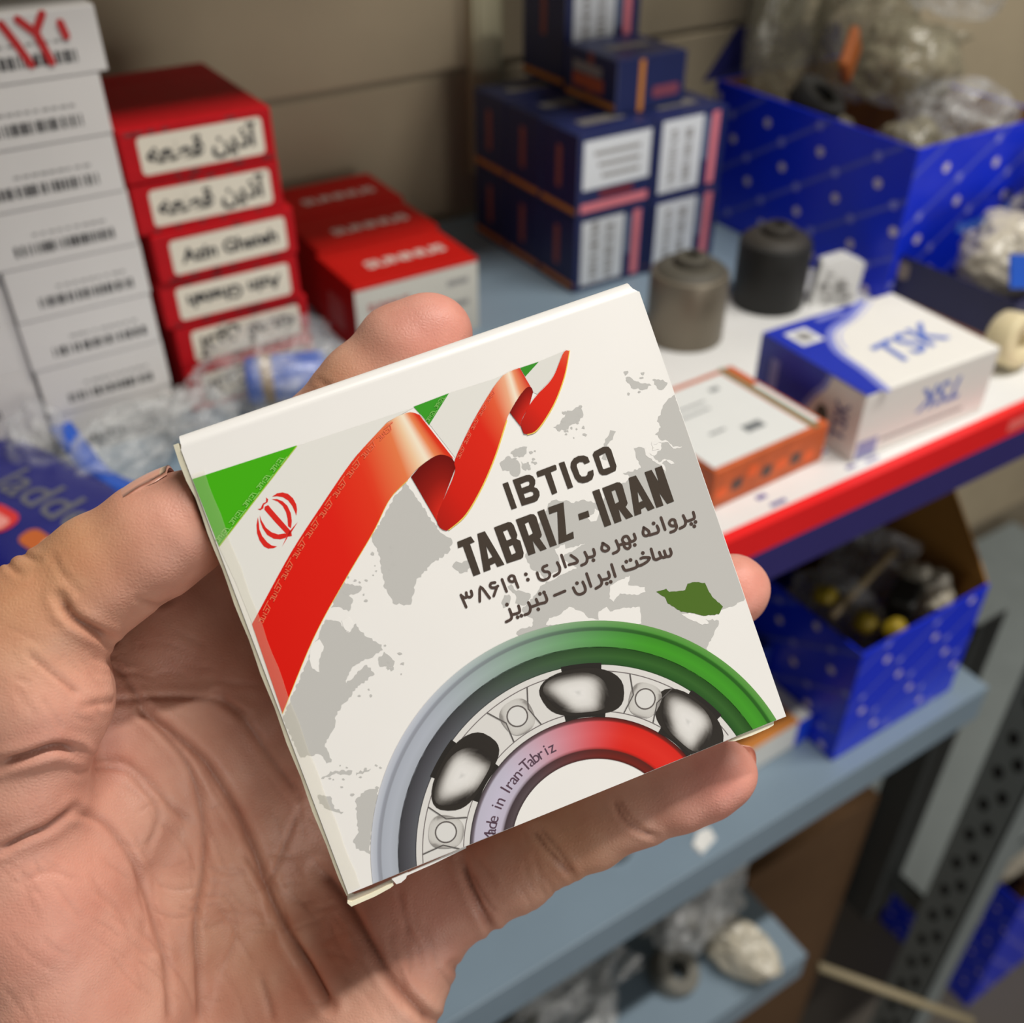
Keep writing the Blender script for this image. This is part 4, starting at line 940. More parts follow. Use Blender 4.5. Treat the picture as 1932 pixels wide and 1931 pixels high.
# --- navy cartons
navy = mat('navy carton card', (30, 40, 88), 0.42, var=0.1, scale=120, spec=0.45); lblw = mat('white sticker', (222, 226, 230), 0.5, var=.03); pinks = mat('pink stripe', (226, 128, 138), .5); orng = mat('orange stripe', (206, 132, 48), .5); rust = mat('rust lettering', (150, 84, 76), .5)
NG = 'navy cartons stacked in the corner'
def navy_box(x0, x1, y0, y1, z0, h, lab, front=None, left=True, rz=0.0):
    o, dm = box_carton('navy_carton', x0, x1, y0, y1, z0, h, navy, rz); tag(o, lab, 'carton', NG)
    w, d, hh_ = dm
    if left:
        mark(o, 'left', dm, *shift(rect(-.013, .013, -.0028, .0028, .001), 0.0, .003, math.pi / 2), m=rust, name='side_lettering')
        mark(o, 'left', dm, *rect(-d / 2 + .001, d / 2 - .001, -hh_ / 2 + .003, -hh_ / 2 + .0065), m=orng, name='orange_stripe')
    if front == 'tall':
        mark(o, 'front', dm, *rect(-.024, .009, -hh_ / 2 + .004, hh_ / 2 - .002), m=lblw, name='sticker')
        mark(o, 'front', dm, *shift(bars(.036, .006, int(x0 * 999), 22), -.002, 0, math.pi / 2), m=greyp, name='barcode', layer=2)
        mark(o, 'front', dm, *shift(bars(.036, .005, int(x0 * 777), 14), -.014, 0, math.pi / 2), m=greyp, name='sticker_print', layer=2)
        mark(o, 'front', dm, *rect(.0165, .0225, -hh_ / 2 + .003, hh_ / 2 - .002), m=pinks, name='pink_stripe')
        mark(o, 'front', dm, *rect(.0105, .0145, -.006, hh_ / 2 - .004), m=mat('slate blue print', (110, 124, 150), .5), name='slate_print')
    if front == 'wide':
        mark(o, 'front', dm, *rect(-.025, .026, -.008, hh_ / 2 - .004), m=lblw, name='sticker')
        for q in range(3): mark(o, 'front', dm, *rect(-.017 + .003 * q, .018, .012 - .007 * q, .0145 - .007 * q), m=greyp, name='sticker_print', layer=2)
        mark(o, 'front', dm, *rect(-.026, .026, -.022, -.0165), m=pinks, name='pink_stripe')
        mark(o, 'front', dm, *rect(-.012, .014, -.0145, -.0100), m=mat('maroon print', (120, 40, 48), .5), name='maroon_lettering')
    mark(o, 'top', dm, *rect(-.016, .016, -.006, .004), m=mat('dull label', (120, 116, 112), .6), name='top_label', layer=5)
    return o, dm
xa, xb = 0.3625, 0.4205
navy_box(xa, xb, .4945, .5345, ZS, .0488, 'navy carton at the bottom front corner of the navy pile', 'tall')
navy_box(xb + .0008, .479, .4930, .5345, ZS, .0488, 'navy carton at the bottom right of the navy pile behind the bushings', 'tall')
navy_box(xa, xb, .5355, .5755, ZS, .0488, 'navy carton on the shelf, second back along the left side'); navy_box(xa, xb, .5765, .6165, ZS, .0488, 'navy carton on the shelf, rearmost along the left side')
zA = ZS + .0492
navy_box(xa, xb, .4945, .5345, zA, .0515, 'navy carton with a wide white sticker and pink stripe below it', 'wide')
navy_box(xb + .0008, .4795, .4945, .5345, zA, .0515, 'navy carton with an upright barcode sticker in the middle layer', 'tall')
navy_box(xa, xb, .5355, .5755, zA, .0515, 'navy carton in the middle layer, second back along the left side'); navy_box(xa, xb, .5765, .6165, zA, .0515, 'navy carton in the middle layer, rearmost along the left side')
navy_box(xb + .0008, .4795, .5355, .5755, zA, .0515, 'navy carton in the middle layer under the small rotated one', left=False); navy_box(xb + .0008, .4795, .5765, .6165, zA, .0515, 'navy carton in the middle layer under the upright one', left=False)
zB = zA + .0519
o, dm = navy_box(.4022, .4565, .5125, .5665, zB, .0320, 'small navy carton with an upright orange stripe on top of the pile', None, True)
mark(o, 'front', dm, *rect(-.010, -.006, -.0155, .0150), m=orng, name='orange_stripe', layer=2); mark(o, 'front', dm, *rect(.001, .022, -.009, -.002, .002), m=mat('plum lettering', (130, 66, 84), .5), name='front_lettering', layer=2)
mark(o, 'left', dm, *rect(-.018, .014, -.006, .002), m=mat('orange lettering', (190, 92, 60), .5), name='bold_side_lettering', layer=3); mark(o, 'left', dm, *rect(-.018, .012, .003, .009), m=greyp, name='white_side_lettering', layer=3)
navy_box(.4080, .4680, .5760, .6260, zB, .080, 'tall navy carton standing upright at the back of the pile', 'tall')

# --- dotted blue bins
binb = mat('royal blue carton', (12, 46, 216), 0.36, var=0.08, scale=30, spec=0.45); kraft = mat('kraft board', (164, 116, 52), .8, var=.1, scale=40); dots = mat('pale dot print', (206, 196, 214), .5); strp = mat('lavender stripe print', (78, 90, 206), .5); lvd = mat('lavender dot print', (128, 134, 222), .5)
def dotted(w, h):
    """diagonal stripes with paler dots on them and white dots between"""
    vd = []; fd = []; vs = []; fs = []; vl = []; fl2 = []
    sl = .62; dc = .036; n_ = np.array([-sl, 1]) / math.hypot(1, sl) * .0014
    def put(V, Fc, x, y, r):
        if abs(x) < w / 2 - r and abs(y) < h / 2 - r:
            k = len(V); V += [(x + r * math.cos(a), y + r * math.sin(a)) for a in np.linspace(0, 2 * math.pi, 11)[:-1]]; Fc.append(tuple(range(k, k + 10)))
    for i in range(-9, 10):
        c = i * dc
        pts = [(x, sl * x + c) for x in np.linspace(-w / 2, w / 2, 120) if abs(sl * x + c) < h / 2]
        if len(pts) > 3:
            a, b_ = np.array(pts[0]), np.array(pts[-1]); k = len(vs); vs += [a - n_, b_ - n_, b_ + n_, a + n_]; fs.append((k, k + 1, k + 2, k + 3))
        for j in range(-12, 13):
            x = j * .030 + .011 * i; put(vl, fl2, x, sl * x + c, .0030)
            x += .015; put(vd, fd, x, sl * x + c + dc / 2, .0031)
    return (vd, fd), (vs, fs), (vl, fl2)
def dotted_bin(x0, x1, y0, y1, z0, h, lab, flare=0.0):
    w, d = x1 - x0, y1 - y0; t = .0014
    s = MB()
    for (a0, a1, b0, b1) in ((-w / 2, w / 2, -d / 2, -d / 2 + t), (-w / 2, w / 2, d / 2 - t, d / 2), (-w / 2, -w / 2 + t, -d / 2 + t, d / 2 - t), (w / 2 - t, w / 2, -d / 2 + t, d / 2 - t)): s.box(a0, a1, b0, b1, 0, h)
    s.box(-w / 2, w / 2, -d / 2, d / 2, 0, t)
    o = s.build('dotted_bin', binb, None, ((x0 + x1) / 2, (y0 + y1) / 2, z0), bevel=.0004); tag(o, lab, 'bin', 'dotted blue cardboard bins')
    s = MB(); t2 = t + .0003
    for (a0, a1, b0, b1) in ((-w / 2 + t, w / 2 - t, -d / 2 + t, -d / 2 + t2), (-w / 2 + t, w / 2 - t, d / 2 - t2, d / 2 - t), (-w / 2 + t, -w / 2 + t2, -d / 2 + t2, d / 2 - t2), (w / 2 - t2, w / 2 - t, -d / 2 + t2, d / 2 - t2)): s.box(a0, a1, b0, b1, t, h - .001)
    s.build('kraft_lining', kraft, o)
    for side, ww in (('front', w), ('left', d)):
        (vd, fd), (vs, fs), (vl, fl2) = dotted(ww, h); mark(o, side, (w, d, h), vs, fs, strp, 'stripe_print', 2); mark(o, side, (w, d, h), vl, fl2, lvd, 'pale_dot_print', 3)['kind'] = 'stuff'; mark(o, side, (w, d, h), vd, fd, dots, 'dot_print', 3)['kind'] = 'stuff'
    return o, (w, d, h)
bin1, d1 = dotted_bin(.5215, .648, .3775, .5525, ZS, .0975, 'dotted blue bin full of clear bags on the main shelf')
s = MB(); y_ = d1[1] / 2; s.add([(-d1[0] / 2 - .012, y_, d1[2]), (d1[0] / 2, y_, d1[2]), (d1[0] / 2, y_ + .01, d1[2] + .02), (-d1[0] / 2 + .020, y_ + .006, d1[2] + .030)] + [(-d1[0] / 2 - .012, y_ + .0015, d1[2]), (d1[0] / 2, y_ + .0015, d1[2]), (d1[0] / 2, y_ + .0115, d1[2] + .02), (-d1[0] / 2 + .020, y_ + .0075, d1[2] + .030)], [(0, 1, 2, 3), (7, 6, 5, 4), (0, 3, 7, 4), (3, 2, 6, 7), (1, 5, 6, 2)])
s.build('raised_flap', mat('deep navy board', (14, 18, 84), .6), bin1)
bin2, d2 = dotted_bin(.430, .5535, .2640, .430, ZL, .1045, 'dotted blue bin with torn rim and kraft flap on the lower shelf')
s = MB(); x_ = d2[0] / 2; y_ = d2[1] / 2
P4 = [(x_ - .0004, -y_, d2[2] - .002), (x_ - .0004, y_, d2[2] - .002), (x_ - .006, y_, d2[2] + .11), (x_ - .004, -y_ + .075, d2[2] + .092), (x_ - .002, -y_ + .012, d2[2] + .016)]
s.add(P4 + [(p[0] - .0014, p[1], p[2]) for p in P4], [(0, 1, 2, 3, 4), (9, 8, 7, 6, 5), (0, 4, 9, 5), (4, 3, 8, 9), (3, 2, 7, 8)]); s.build('kraft_flap', kraft, bin2)
bin3, d3 = dotted_bin(.935, 1.13, .262, .42, 0.0, .262, 'dotted blue bin on the floor beyond the slotted post')

# --- clear bags
poly = bpy.data.materials.new('clear polythene'); poly.use_nodes = True; nt = poly.node_tree; b = nt.nodes['Principled BSDF']
b.inputs['Base Color'].default_value = (.82, .83, .82, 1); b.inputs['Roughness'].default_value = .16; b.inputs['Specular IOR Level'].default_value = .8
tc = nt.nodes.new('ShaderNodeTexCoord'); nz = nt.nodes.new('ShaderNodeTexNoise'); nz.inputs['Scale'].default_value = 38; nz.inputs['Detail'].default_value = 3; nz.inputs['Distortion'].default_value = 1.5
nt.links.new(tc.outputs['Object'], nz.inputs['Vector'])
mr = nt.nodes.new('ShaderNodeMapRange'); mr.inputs[1].default_value = .35; mr.inputs[2].default_value = .7; mr.inputs[3].default_value = .10; mr.inputs[4].default_value = .48
nt.links.new(nz.outputs['Fac'], mr.inputs[0]); nt.links.new(mr.outputs[0], b.inputs['Alpha'])
n2 = nt.nodes.new('ShaderNodeTexNoise'); n2.inputs['Scale'].default_value = 45; n2.inputs['Distortion'].default_value = 2.5; n2.inputs['Detail'].default_value = 1; nt.links.new(tc.outputs['Object'], n2.inputs['Vector'])
bp = nt.nodes.new('ShaderNodeBump'); bp.inputs['Strength'].default_value = .7; bp.inputs['Distance'].default_value = .006
nt.links.new(n2.outputs['Fac'], bp.inputs['Height']); nt.links.new(bp.outputs['Normal'], b.inputs['Normal'])
milky = poly.copy(); milky.name = 'milky polythene'
for nd in milky.node_tree.nodes:
    if nd.type == 'MAP_RANGE': nd.inputs[3].default_value = .7; nd.inputs[4].default_value = .97
    if nd.type == 'BSDF_PRINCIPLED': nd.inputs['Base Color'].default_value = lin((224, 216, 196)) + (1,); nd.inputs['Roughness'].default_value = .3
    if nd.type == 'BUMP': nd.inputs['Strength'].default_value = .35
dull = poly.copy(); dull.name = 'dusty polythene'
for nd in dull.node_tree.nodes:
    if nd.type == 'MAP_RANGE': nd.inputs[3].default_value = .30; nd.inputs[4].default_value = .72
    if nd.type == 'BSDF_PRINCIPLED': nd.inputs['Base Color'].default_value = lin((158, 152, 128)) + (1,); nd.inputs['Roughness'].default_value = .3
    if nd.type == 'BUMP': nd.inputs['Strength'].default_value = .3
cloudy = poly.copy(); cloudy.name = 'cloudy polythene'
for nd in cloudy.node_tree.nodes:
    if nd.type == 'MAP_RANGE': nd.inputs[3].default_value = .15; nd.inputs[4].default_value = .75
    if nd.type == 'BUMP': nd.inputs['Strength'].default_value = .6
def bag(name, c, r, seed, lab, m=None, rz=0.0, group='clear plastic bags of parts', tilt=0.0, cr=1.0):
    """crumpled pouch: pillow body with folds and a gathered mouth"""
    nu, nv = 56, 34; v = []; f = []
    for j in range(nv + 1):
        ph = math.pi * j / nv - math.pi / 2
        for i in range(nu):
            th = 2 * math.pi * i / nu
            x, y, z = math.cos(ph) ** .7 * math.cos(th) if abs(math.cos(ph)) > 1e-6 else 0, math.cos(ph) ** .7 * math.sin(th) if abs(math.cos(ph)) > 1e-6 else 0, math.sin(ph)
            q = Vector((x * 2.2 + seed * 3.1, y * 2.2 - seed, z * 2.2)); w = .86 + cr * (.26 * mnoise.noise(q * .7) + .13 * (1 - 2.4 * abs(mnoise.noise(q * 1.1))) + .035 * (1 - 2 * abs(mnoise.noise(q * 2.6))))
            zz = z * w * r[2] + r[2] * .95
            v.append((x * w * r[0], y * w * r[1], max(.0008, zz)))
    for j in range(nv):
        for i in range(nu):
            a = j * nu + i; b2 = j * nu + (i + 1) % nu; f.append((a, b2, b2 + nu, a + nu))
    o = obj(name, v, f, m or poly, None, c, smooth=True, rz=rz); o.rotation_euler[0] = tilt
    # gathered mouth
    n = 20
    vv = []; ff = []
    for j in range(7):
        t = j / 6
        for i in range(n):
            a = 2 * math.pi * i / n; rr = (.18 + .35 * t) * (1 + .35 * math.sin(5 * a + seed))
            vv.append((r[0] * (.85 + .55 * t) + .004 * math.sin(3 * a + j), r[1] * rr * math.cos(a) * .9, r[2] * (1.0 + .35 * t + .28 * rr * math.sin(a))))
    for j in range(6):
        for i in range(n): ff.append((j * n + i, j * n + (i + 1) % n, (j + 1) * n + (i + 1) % n, (j + 1) * n + i))
    obj('gathered_mouth', vv, ff, m or poly, o, smooth=True)
    return tag(o, lab, 'bag', group)
bluep = mat('blue plastic', (24, 84, 190), .3, var=.05, spec=.5); rubber = mat('black rubber', (34, 34, 33), .55, var=.1, scale=80); brass = mat('tan band', (150, 118, 74), .5); rustp = mat('rusty orange part', (150, 78, 24), .6)
# inside bin 1
bx0, by0, bz0 = .5215, .3775, ZS
bag('parts_bag', (.558, .414, ZS + .050), (.022, .024, .026), 1, 'clear bag at the front left of the dotted bin on the main shelf', dull, cr=.7)
bag('parts_bag', (.613, .422, ZS + .046), (.036, .042, .036), 2, 'clear bag with bright highlights at the front right of the upper dotted bin', poly, rz=.7, cr=.7)
bag('parts_bag', (.556, .485, ZS + .026), (.022, .030, .032), 3, 'dusty clear bag under the black mount in the upper dotted bin', dull, rz=.9, cr=.6)
bag('parts_bag', (.618, .515, ZS + .075), (.034, .036, .062), 4, 'dusty clear bag heaped at the back right of the upper dotted bin', dull, rz=1.1, cr=.6)
bag('parts_bag', (.612, .468, ZS + .084), (.036, .036, .030), 5, 'loose dusty bag lying across the middle of the upper dotted bin', dull, rz=.3, cr=.6)
bag('parts_bag', (.645, .465, ZS + .140), (.038, .040, .036), 6, 'clear bag topping the heap in the upper dotted bin', poly, rz=1.9, cr=.8)
bag('parts_bag', (.562, .536, ZS + .050), (.036, .013, .075), 7, 'tall clear bag standing at the back of the upper dotted bin', dull, cr=.5)
def ring_part(name, c, r, h, hole, m, lab, cat, tilt=(0, 0)):
    s = MB(); s.lathe([(hole, 0), (r * .96, 0), (r, h * .06), (r, h * .94), (r * .96, h), (hole, h), (hole, 0)], n=28)
    o = s.build(name, m, None, c, smooth=True); md = o.modifiers.new('split', 'EDGE_SPLIT'); md.split_angle = .7; o.rotation_euler[0] = tilt[0]; o.rotation_euler[1] = tilt[1]
    return tag(o, lab, cat)
ring_part('rubber_mount', (.545, .487, ZS + .088), .018, .016, .008, rubber, 'black rubber mount among the bags in the upper dotted bin', 'part', (.5, .3))
s = MB(); s.box(-.013, .013, -.003, .003, -.013, .013); o = s.build('rust_pad', rustp, None, (.5535, .468, ZS + .126), .5, bevel=.002); o.rotation_euler[1] = .7; tag(o, 'rusty brown square pad among the bags in the upper dotted bin', 'part')
# open navy tray with bags at the right edge
s = MB(); w, d, h, t = .135, .084, .031, .0013
for q in ((-w/2, w/2, -d/2, -d/2+t), (-w/2, w/2, d/2-t, d/2), (-w/2, -w/2+t, -d/2+t, d/2-t), (w/2-t, w/2, -d/2+t, d/2-t)): s.box(*q, 0, h)
s.box(-w/2, w/2, -d/2, d/2, 0, t)
tray = s.build('open_carton', mat('dark navy card', (34, 36, 78), .5), None, (.530 + w/2, .2985 + d/2, ZS), .03, bevel=.0005); tag(tray, 'low open dark navy carton filled with bagged parts at the right', 'carton')
mark(tray, 'left', (w, d, h), *rect(-d/2+.001, d/2-.001, -h/2, -h/2+.005), m=mat('copper print', (176, 120, 90), .5), name='copper_band'); mark(tray, 'left', (w, d, h), *rect(-.040, -.031, .001, .012, .003), m=mat('tan print', (150, 136, 118), .5), name='tan_badge', layer=2)
bag('milky_bag', (.575, .336, ZS + .012), (.034, .030, .024), 11, 'milky white bag bulging out of the open navy carton', milky, rz=.4, cr=.8)
bag('milky_bag', (.640, .345, ZS + .012), (.034, .032, .030), 12, 'cream bag at the far right of the open navy carton', milky, rz=1.6, cr=.8)
s = MB(); N = 16
for k in range(N):
    a0, a1 = -.2 + 1.5 * k / N, -.2 + 1.5 * (k + 1) / N
    def arc(a, r, z): return (r * math.sin(a), -r * .5 * math.cos(a) + .02, z)
    s.add([arc(a0, .07, .052), arc(a1, .07, .050), arc(a1, .07, .044), arc(a0, .07, .046), arc(a0, .0685, .052), arc(a1, .0685, .050), arc(a1, .0685, .044), arc(a0, .0685, .046)], [(0, 3, 2, 1), (4, 5, 6, 7), (0, 1, 5, 4), (2, 3, 7, 6)])
tag(s.build('blue_strap', bluep, None, (.556, .368, ZS + .005)), 'blue plastic strap curving over the bags at the right', 'strap')
for k, (x, y, z, ry) in enumerate(((.618, .352, .062, .3), (.640, .362, .078, -.2), (.655, .348, .060, .1))):
    s = MB(); s.lathe([(0, 0), (.0095, 0), (.0095, .012), (.006, .015), (.006, .019), (0, .019)], n=18); o = s.build('cream_plug', mat('cream nylon', (222, 208, 168), .45), None, (x, y, ZS + z), smooth=True); o.rotation_euler = (.4, ry, 0)
    tag(o, ['cream nylon plug lowest of three by the blue strap', 'cream nylon plug uppermost of three by the blue strap', 'cream nylon plug nearest the right frame edge'][k], 'part', 'cream plugs')
s = MB(); s.box(-.014, .014, -.0012, .0012, -.010, .010); o = s.build('blue_tag', bluep, None, (.548, .302, ZS + .044), -.6, bevel=.0006); o.rotation_euler[0] = -.7; tag(o, 'flat blue tag lying on the milky bag', 'tag')
s = MB(); s.lathe([(.006, 0), (.014, 0), (.0155, .002), (.0155, .014), (.014, .016), (.006, .016), (.006, 0)], n=28); o = s.build('nylon_bush', mat('cream nylon', (222, 208, 168), .45), None, (.5165, .292, ZS + .016), smooth=True); o.rotation_euler[0] = 1.35; tag(o, 'cream nylon bush lying beside the white and blue carton', 'part')
ring_part('white_nylon_ring', (.548, .272, ZS), .012, .016, .004, mat('white nylon', (228, 226, 218), .4), 'white nylon ring at the right frame edge', 'part')

# --- bushings
def bushing(name, c, r, h, m1, m2, lab):
    root = empty(name, c); tag(root, lab, 'bushing')
    s = MB(); s.lathe([(0, 0), (r * .97, 0), (r, h * .03), (r, h * .80), (r * .97, h * .84), (r * .9, h * .86), (0, h * .86)], n=44); o = s.build('sleeve', m1, root, smooth=True); o.modifiers.new('split', 'EDGE_SPLIT').split_angle = .6
    s = MB(); s.lathe([(r * .90, h * .85), (r * .82, h * .90), (r * .5, h * .95), (r * .42, h * .93)], n=44); s.build('rubber_face', m2, root, smooth=True)
    s = MB(); s.lathe([(r * .44, h * .90), (r * .42, h * 1.02), (r * .34, h * 1.04), (r * .2, h * 1.04), (r * .19, h * .8), (0, h * .8)], n=36); o = s.build('inner_tube', m2, root, smooth=True); o.modifiers.new('split', 'EDGE_SPLIT').split_angle = .6
bushing('steel_bushing', (.386, .4125, ZS), .0232, .050, mat('dull steel', (128, 120, 106), .42, metal=.55, var=.1, scale=90), mat('grey rubber', (84, 80, 70), .6), 'grey steel bushing standing on the white paper')
bushing('rubber_bushing', (.460, .4185, ZS), .0225, .050, rubber, mat('dark rubber', (56, 52, 46), .6), 'black rubber bushing standing behind the blue and white carton')
s = MB(); 
Pk = [(-.016, 0, 0), (.016, .004, 0), (.018, .006, .026), (.004, .004, .033), (-.012, .001, .030)]; s.add([(p[0], p[1] - .004, p[2]) for p in Pk] + [(p[0] * .95, p[1] + .006, p[2] * .97) for p in Pk], [(0, 1, 2, 3, 4), (9, 8, 7, 6, 5), (0, 5, 6, 1), (1, 6, 7, 2), (2, 7, 8, 3), (3, 8, 9, 4), (4, 9, 5, 0)])
wb = s.build('paper_packet', white_p, None, (.4935, .395, ZS), -.5, bevel=.001); tag(wb, 'small white printed paper packet leaning between bushing and bin', 'packet')
s = MB(); rr_ = random.Random(9)
for k in range(9): x = rr_.uniform(-.011, .009); z = rr_.uniform(.004, .024); s.box(x, x + .005, -.0052, -.0042 + .004 * (x + .016) / .032, z, z + .0012)
s.build('packet_print', greyp, wb)

# --- blue and white carton
tsk, dm = box_carton('two_tone_carton', .3695, .4650, .2610, .3350, ZS + .0006, .0390, mat('bright white card', (236, 234, 228), .4, var=.02), -.035); tag(tsk, 'white and blue two-tone carton lettered TSK at the shelf edge', 'carton')
w, d, h = dm; bl = mat('cobalt print', (24, 48, 176), .4, var=.05); lv = mat('lavender print', (134, 142, 214), .4); pb = mat('soft blue lettering', (98, 122, 200), .45)
cur = smooth_line([(-.0478 + .010, -.037), (-.0335, -.018), (-.030, .004), (-.018, .020), (.004, .028), (.022, .037)], 6)
v_, f_ = tess([[(-w/2, -.037)] + [tuple(p) for p in cur] + [(-w/2, .037)]]); mark(tsk, 'top', dm, v_, f_, bl, 'blue_panel', 4, 'cobalt blue printed corner')
v_, f_ = stroke([(p[0] + .0018, p[1] - .0008) for p in cur], .0042); mark(tsk, 'top', dm, v_, f_, lv, 'lavender_curve', 5)
v_, f_ = stroke([(p[0] + .0065, p[1] - .003) for p in cur[12:]], .0016); mark(tsk, 'top', dm, v_, f_, mat('pale lavender print', (196, 198, 232), .4), 'pale_curve', 5)
mark(tsk, 'top', dm, *shift(rect(-.0075, .0075, -.0075, .0075), -.0325, .022, .0), m=mat('white badge', (226, 228, 232), .4), name='white_badge', layer=6); mark(tsk, 'top', dm, *shift(rect(-.0042, .0042, -.0042, .0042), -.0325, .022, .0), m=greyp, name='badge_print', layer=7)
mark(tsk, 'top', dm, *shift(rect(-.010, .010, -.0018, .0018), -.004, .0325), m=lv, name='lavender_bar', layer=6)
mark(tsk, 'top', dm, *shift(text_mesh('TSK', .027, .02, .25), .012, -.010, 0.14), m=pb, name='top_lettering', layer=5)
mark(tsk, 'front', dm, *shift(text_mesh('TSK', .0185, .02, .2), .008, .004, math.pi), m=pb, name='front_lettering'); mark(tsk, 'front', dm, *rect(-.030, .030, -.012, -.0105), m=greyp, name='front_print'); mark(tsk, 'front', dm, *rect(-.046, -.032, -.0185, -.008), m=mat('grey lavender print', (150, 152, 196), .5), name='corner_print')
lc = smooth_line([(.004, -h/2), (.0045, -.010), (-.001, .002), (.010, .012), (d/2 - .010, h/2)], 5); 
v_, f_ = tess([[(-d/2, -h/2), (-.006, -h/2), (-.003, -.010), (.004, .004), (.010, .012), (.012, h/2), (-d/2, h/2)]]); mark(tsk, 'left', dm, v_, f_, bl, 'blue_side_panel'); 
v_, f_ = stroke([(-.005, -h/2 + .001), (-.002, -.010), (.005, .004), (.011, .012), (.013, h/2 - .001)], .0032); mark(tsk, 'left', dm, v_, f_, lv, 'side_curve', 2)
mark(tsk, 'left', dm, *rect(-.027, -.021, -.014, .010), m=lv, name='side_bar', layer=2); mark(tsk, 'left', dm, *shift(text_mesh('TSK', .013, .02), .0245, -.001, math.pi / 2), m=mat('grey blue lettering', (120, 122, 160), .5), name='side_lettering', layer=2)
mark(tsk, 'left', dm, [(.0125 + .0042 * math.cos(a), -.004 + .006 * math.sin(a)) for a in np.linspace(0, 5.9, 14)], [tuple(range(14))], mat('dark olive print', (80, 84, 76), .5), 'round_stamp', 2)

# --- orange carton
oc, dm = box_carton('orange_carton', .2815, .3570, .2715, .3400, ZS + .0006, .0225, mat('orange printed card', (196, 92, 40), .5, var=.35, scale=110), .03); tag(oc, 'flat orange printed carton with a white label on top', 'carton')
w, d, h = dm
mark(oc, 'top', dm, *rect(-.0365, .026, -.032, .030), m=mat('label paper', (224, 226, 224), .5, var=.02), name='white_label', layer=4); mark(oc, 'top', dm, *rect(.0275, .0310, -.034, .034), m=mat('olive stripe', (120, 128, 92), .5), name='olive_stripe', layer=4); mark(oc, 'top', dm, *rect(.0315, .0352, -.030, .012), m=mat('label paper', (224, 226, 224), .5), name='white_stripe', layer=4)
for x, y, a, b_ in ((.004, -.016, .012, .006), (-.012, .008, .02, .0012), (-.010, .014, .02, .0012), (-.014, -.010, .010, .0015), (.012, .020, .006, .003)): mark(oc, 'top', dm, *rect(x - a/2, x + a/2, y - b_/2, y + b_/2), m=mat('dim grey print', (120, 124, 126), .6), name='label_print', layer=5)
for k in range(7):
    rr_ = random.Random(k + 60); x = -.032 + .0098 * k; y = rr_.uniform(-.005, .003); mark(oc, 'front', dm, *shift(rect(-.0035, .0035, -.0032, .0032, .0012), x, y, rr_.uniform(-.4, .4)), m=mat('dark brown print', (86, 66, 58), .5) if k % 2 else mat('bright orange print', (232, 96, 30), .5), name='part_picture')

# --- left foreground of the shelf: bags and a navy packet
bag('blue_parts_bag', (.150, .470, ZS + .001), (.042, .030, .022), 21, 'clear bag holding a blue part in front of the red cartons', rz=-.3)
s = MB(); s.lathe([(0, 0), (.011, 0), (.0125, .002), (.0125, .040), (.011, .042), (0, .042)], n=28); o = s.build('blue_part', bluep, None, (.135, .472, ZS + .018), smooth=True); o.rotation_euler = (0, math.pi / 2, -.35); tag(o, 'blue cylindrical part inside the bag before the red cartons', 'part')
s = MB(); s.lathe([(.0128, .008), (.0132, .0085), (.0132, .0135), (.0128, .014)], n=28); s.build('tan_ring', brass, o, smooth=True)
bag('clear_bag', (.064, .452, ZS + .001), (.036, .020, .014), 22, 'flat clear bag holding a blue strip at the left', rz=.5)
bag('clear_bag', (.028, .464, ZS + .001), (.022, .013, .020), 23, 'clear bag at the far left frame edge', rz=1.2)
bag('clear_bag', (.104, .455, ZS + .001), (.020, .017, .014), 24, 'small clear bag below the narrow white stack', rz=2.2)
_sp = resample(smooth_line([onz(112, 800, ZS + .020), onz(150, 850, ZS + .019), onz(185, 893, ZS + .017), onz(230, 918, ZS + .018), onz(285, 935, ZS + .018)]), 13); _so = np.array([.05, .46, ZS])
spth = lambda a: _sp[int(round(a * 12))] - _so
s = MB()
for k in range(12):
    a0, a1 = k / 12, (k + 1) / 12
    f0 = lambda a: spth(a); p, q2 = np.array(f0(a0)), np.array(f0(a1)); dd = (q2 - p) / np.linalg.norm(q2 - p); n_ = np.array([-dd[1], dd[0], 0]) * .0052
    s.add([p - n_, q2 - n_, q2 + n_, p + n_] + [x - np.array([0, 0, .0015]) for x in (p - n_, q2 - n_, q2 + n_, p + n_)], [(0, 1, 2, 3), (7, 6, 5, 4), (0, 4, 5, 1), (2, 6, 7, 3)])
tag(s.build('blue_strip', bluep, None, (.05, .46, ZS), smooth=True), 'bent blue plastic strip lying in the flat clear bag', 'part')
navyp = mat('navy packet film', (18, 22, 110), .25, var=.1, scale=60, spec=.6)
s = MB(); w, d = .13, .075
nx, ny = 20, 12; v = []; f = []
for s_ in (1, 0):
    for j in range(ny + 1):
        for i in range(nx + 1):
            u, t = i / nx, j / ny; z = .004 + (.007 if s_ else -.003) * (16 * u * (1 - u) * t * (1 - t)) ** .5; v.append(((u - .5) * w, (t - .5) * d, z))
for s_ in (0, 1):
    for j in range(ny):
        for i in range(nx):
            a = s_ * (nx + 1) * (ny + 1) + j * (nx + 1) + i; q2 = (a, a + 1, a + nx + 2, a + nx + 1); f.append(q2 if s_ == 0 else q2[::-1])
pk = obj('navy_packet', v, f, navyp, None, (-.001, .443, ZS + .012), smooth=True, rz=-1.14); tag(pk, 'navy printed packet lettered in grey at the left of the shelf', 'packet')
def on_packet(v2, fs, m, name, e=.0004):
    vv = [(p[0], p[1], .004 + .007 * max(0, 16 * (p[0]/w+.5) * (.5-p[0]/w) * (p[1]/d+.5) * (.5-p[1]/d)) ** .5 + e) for p in v2]; return obj(name, vv, fs, m, pk)
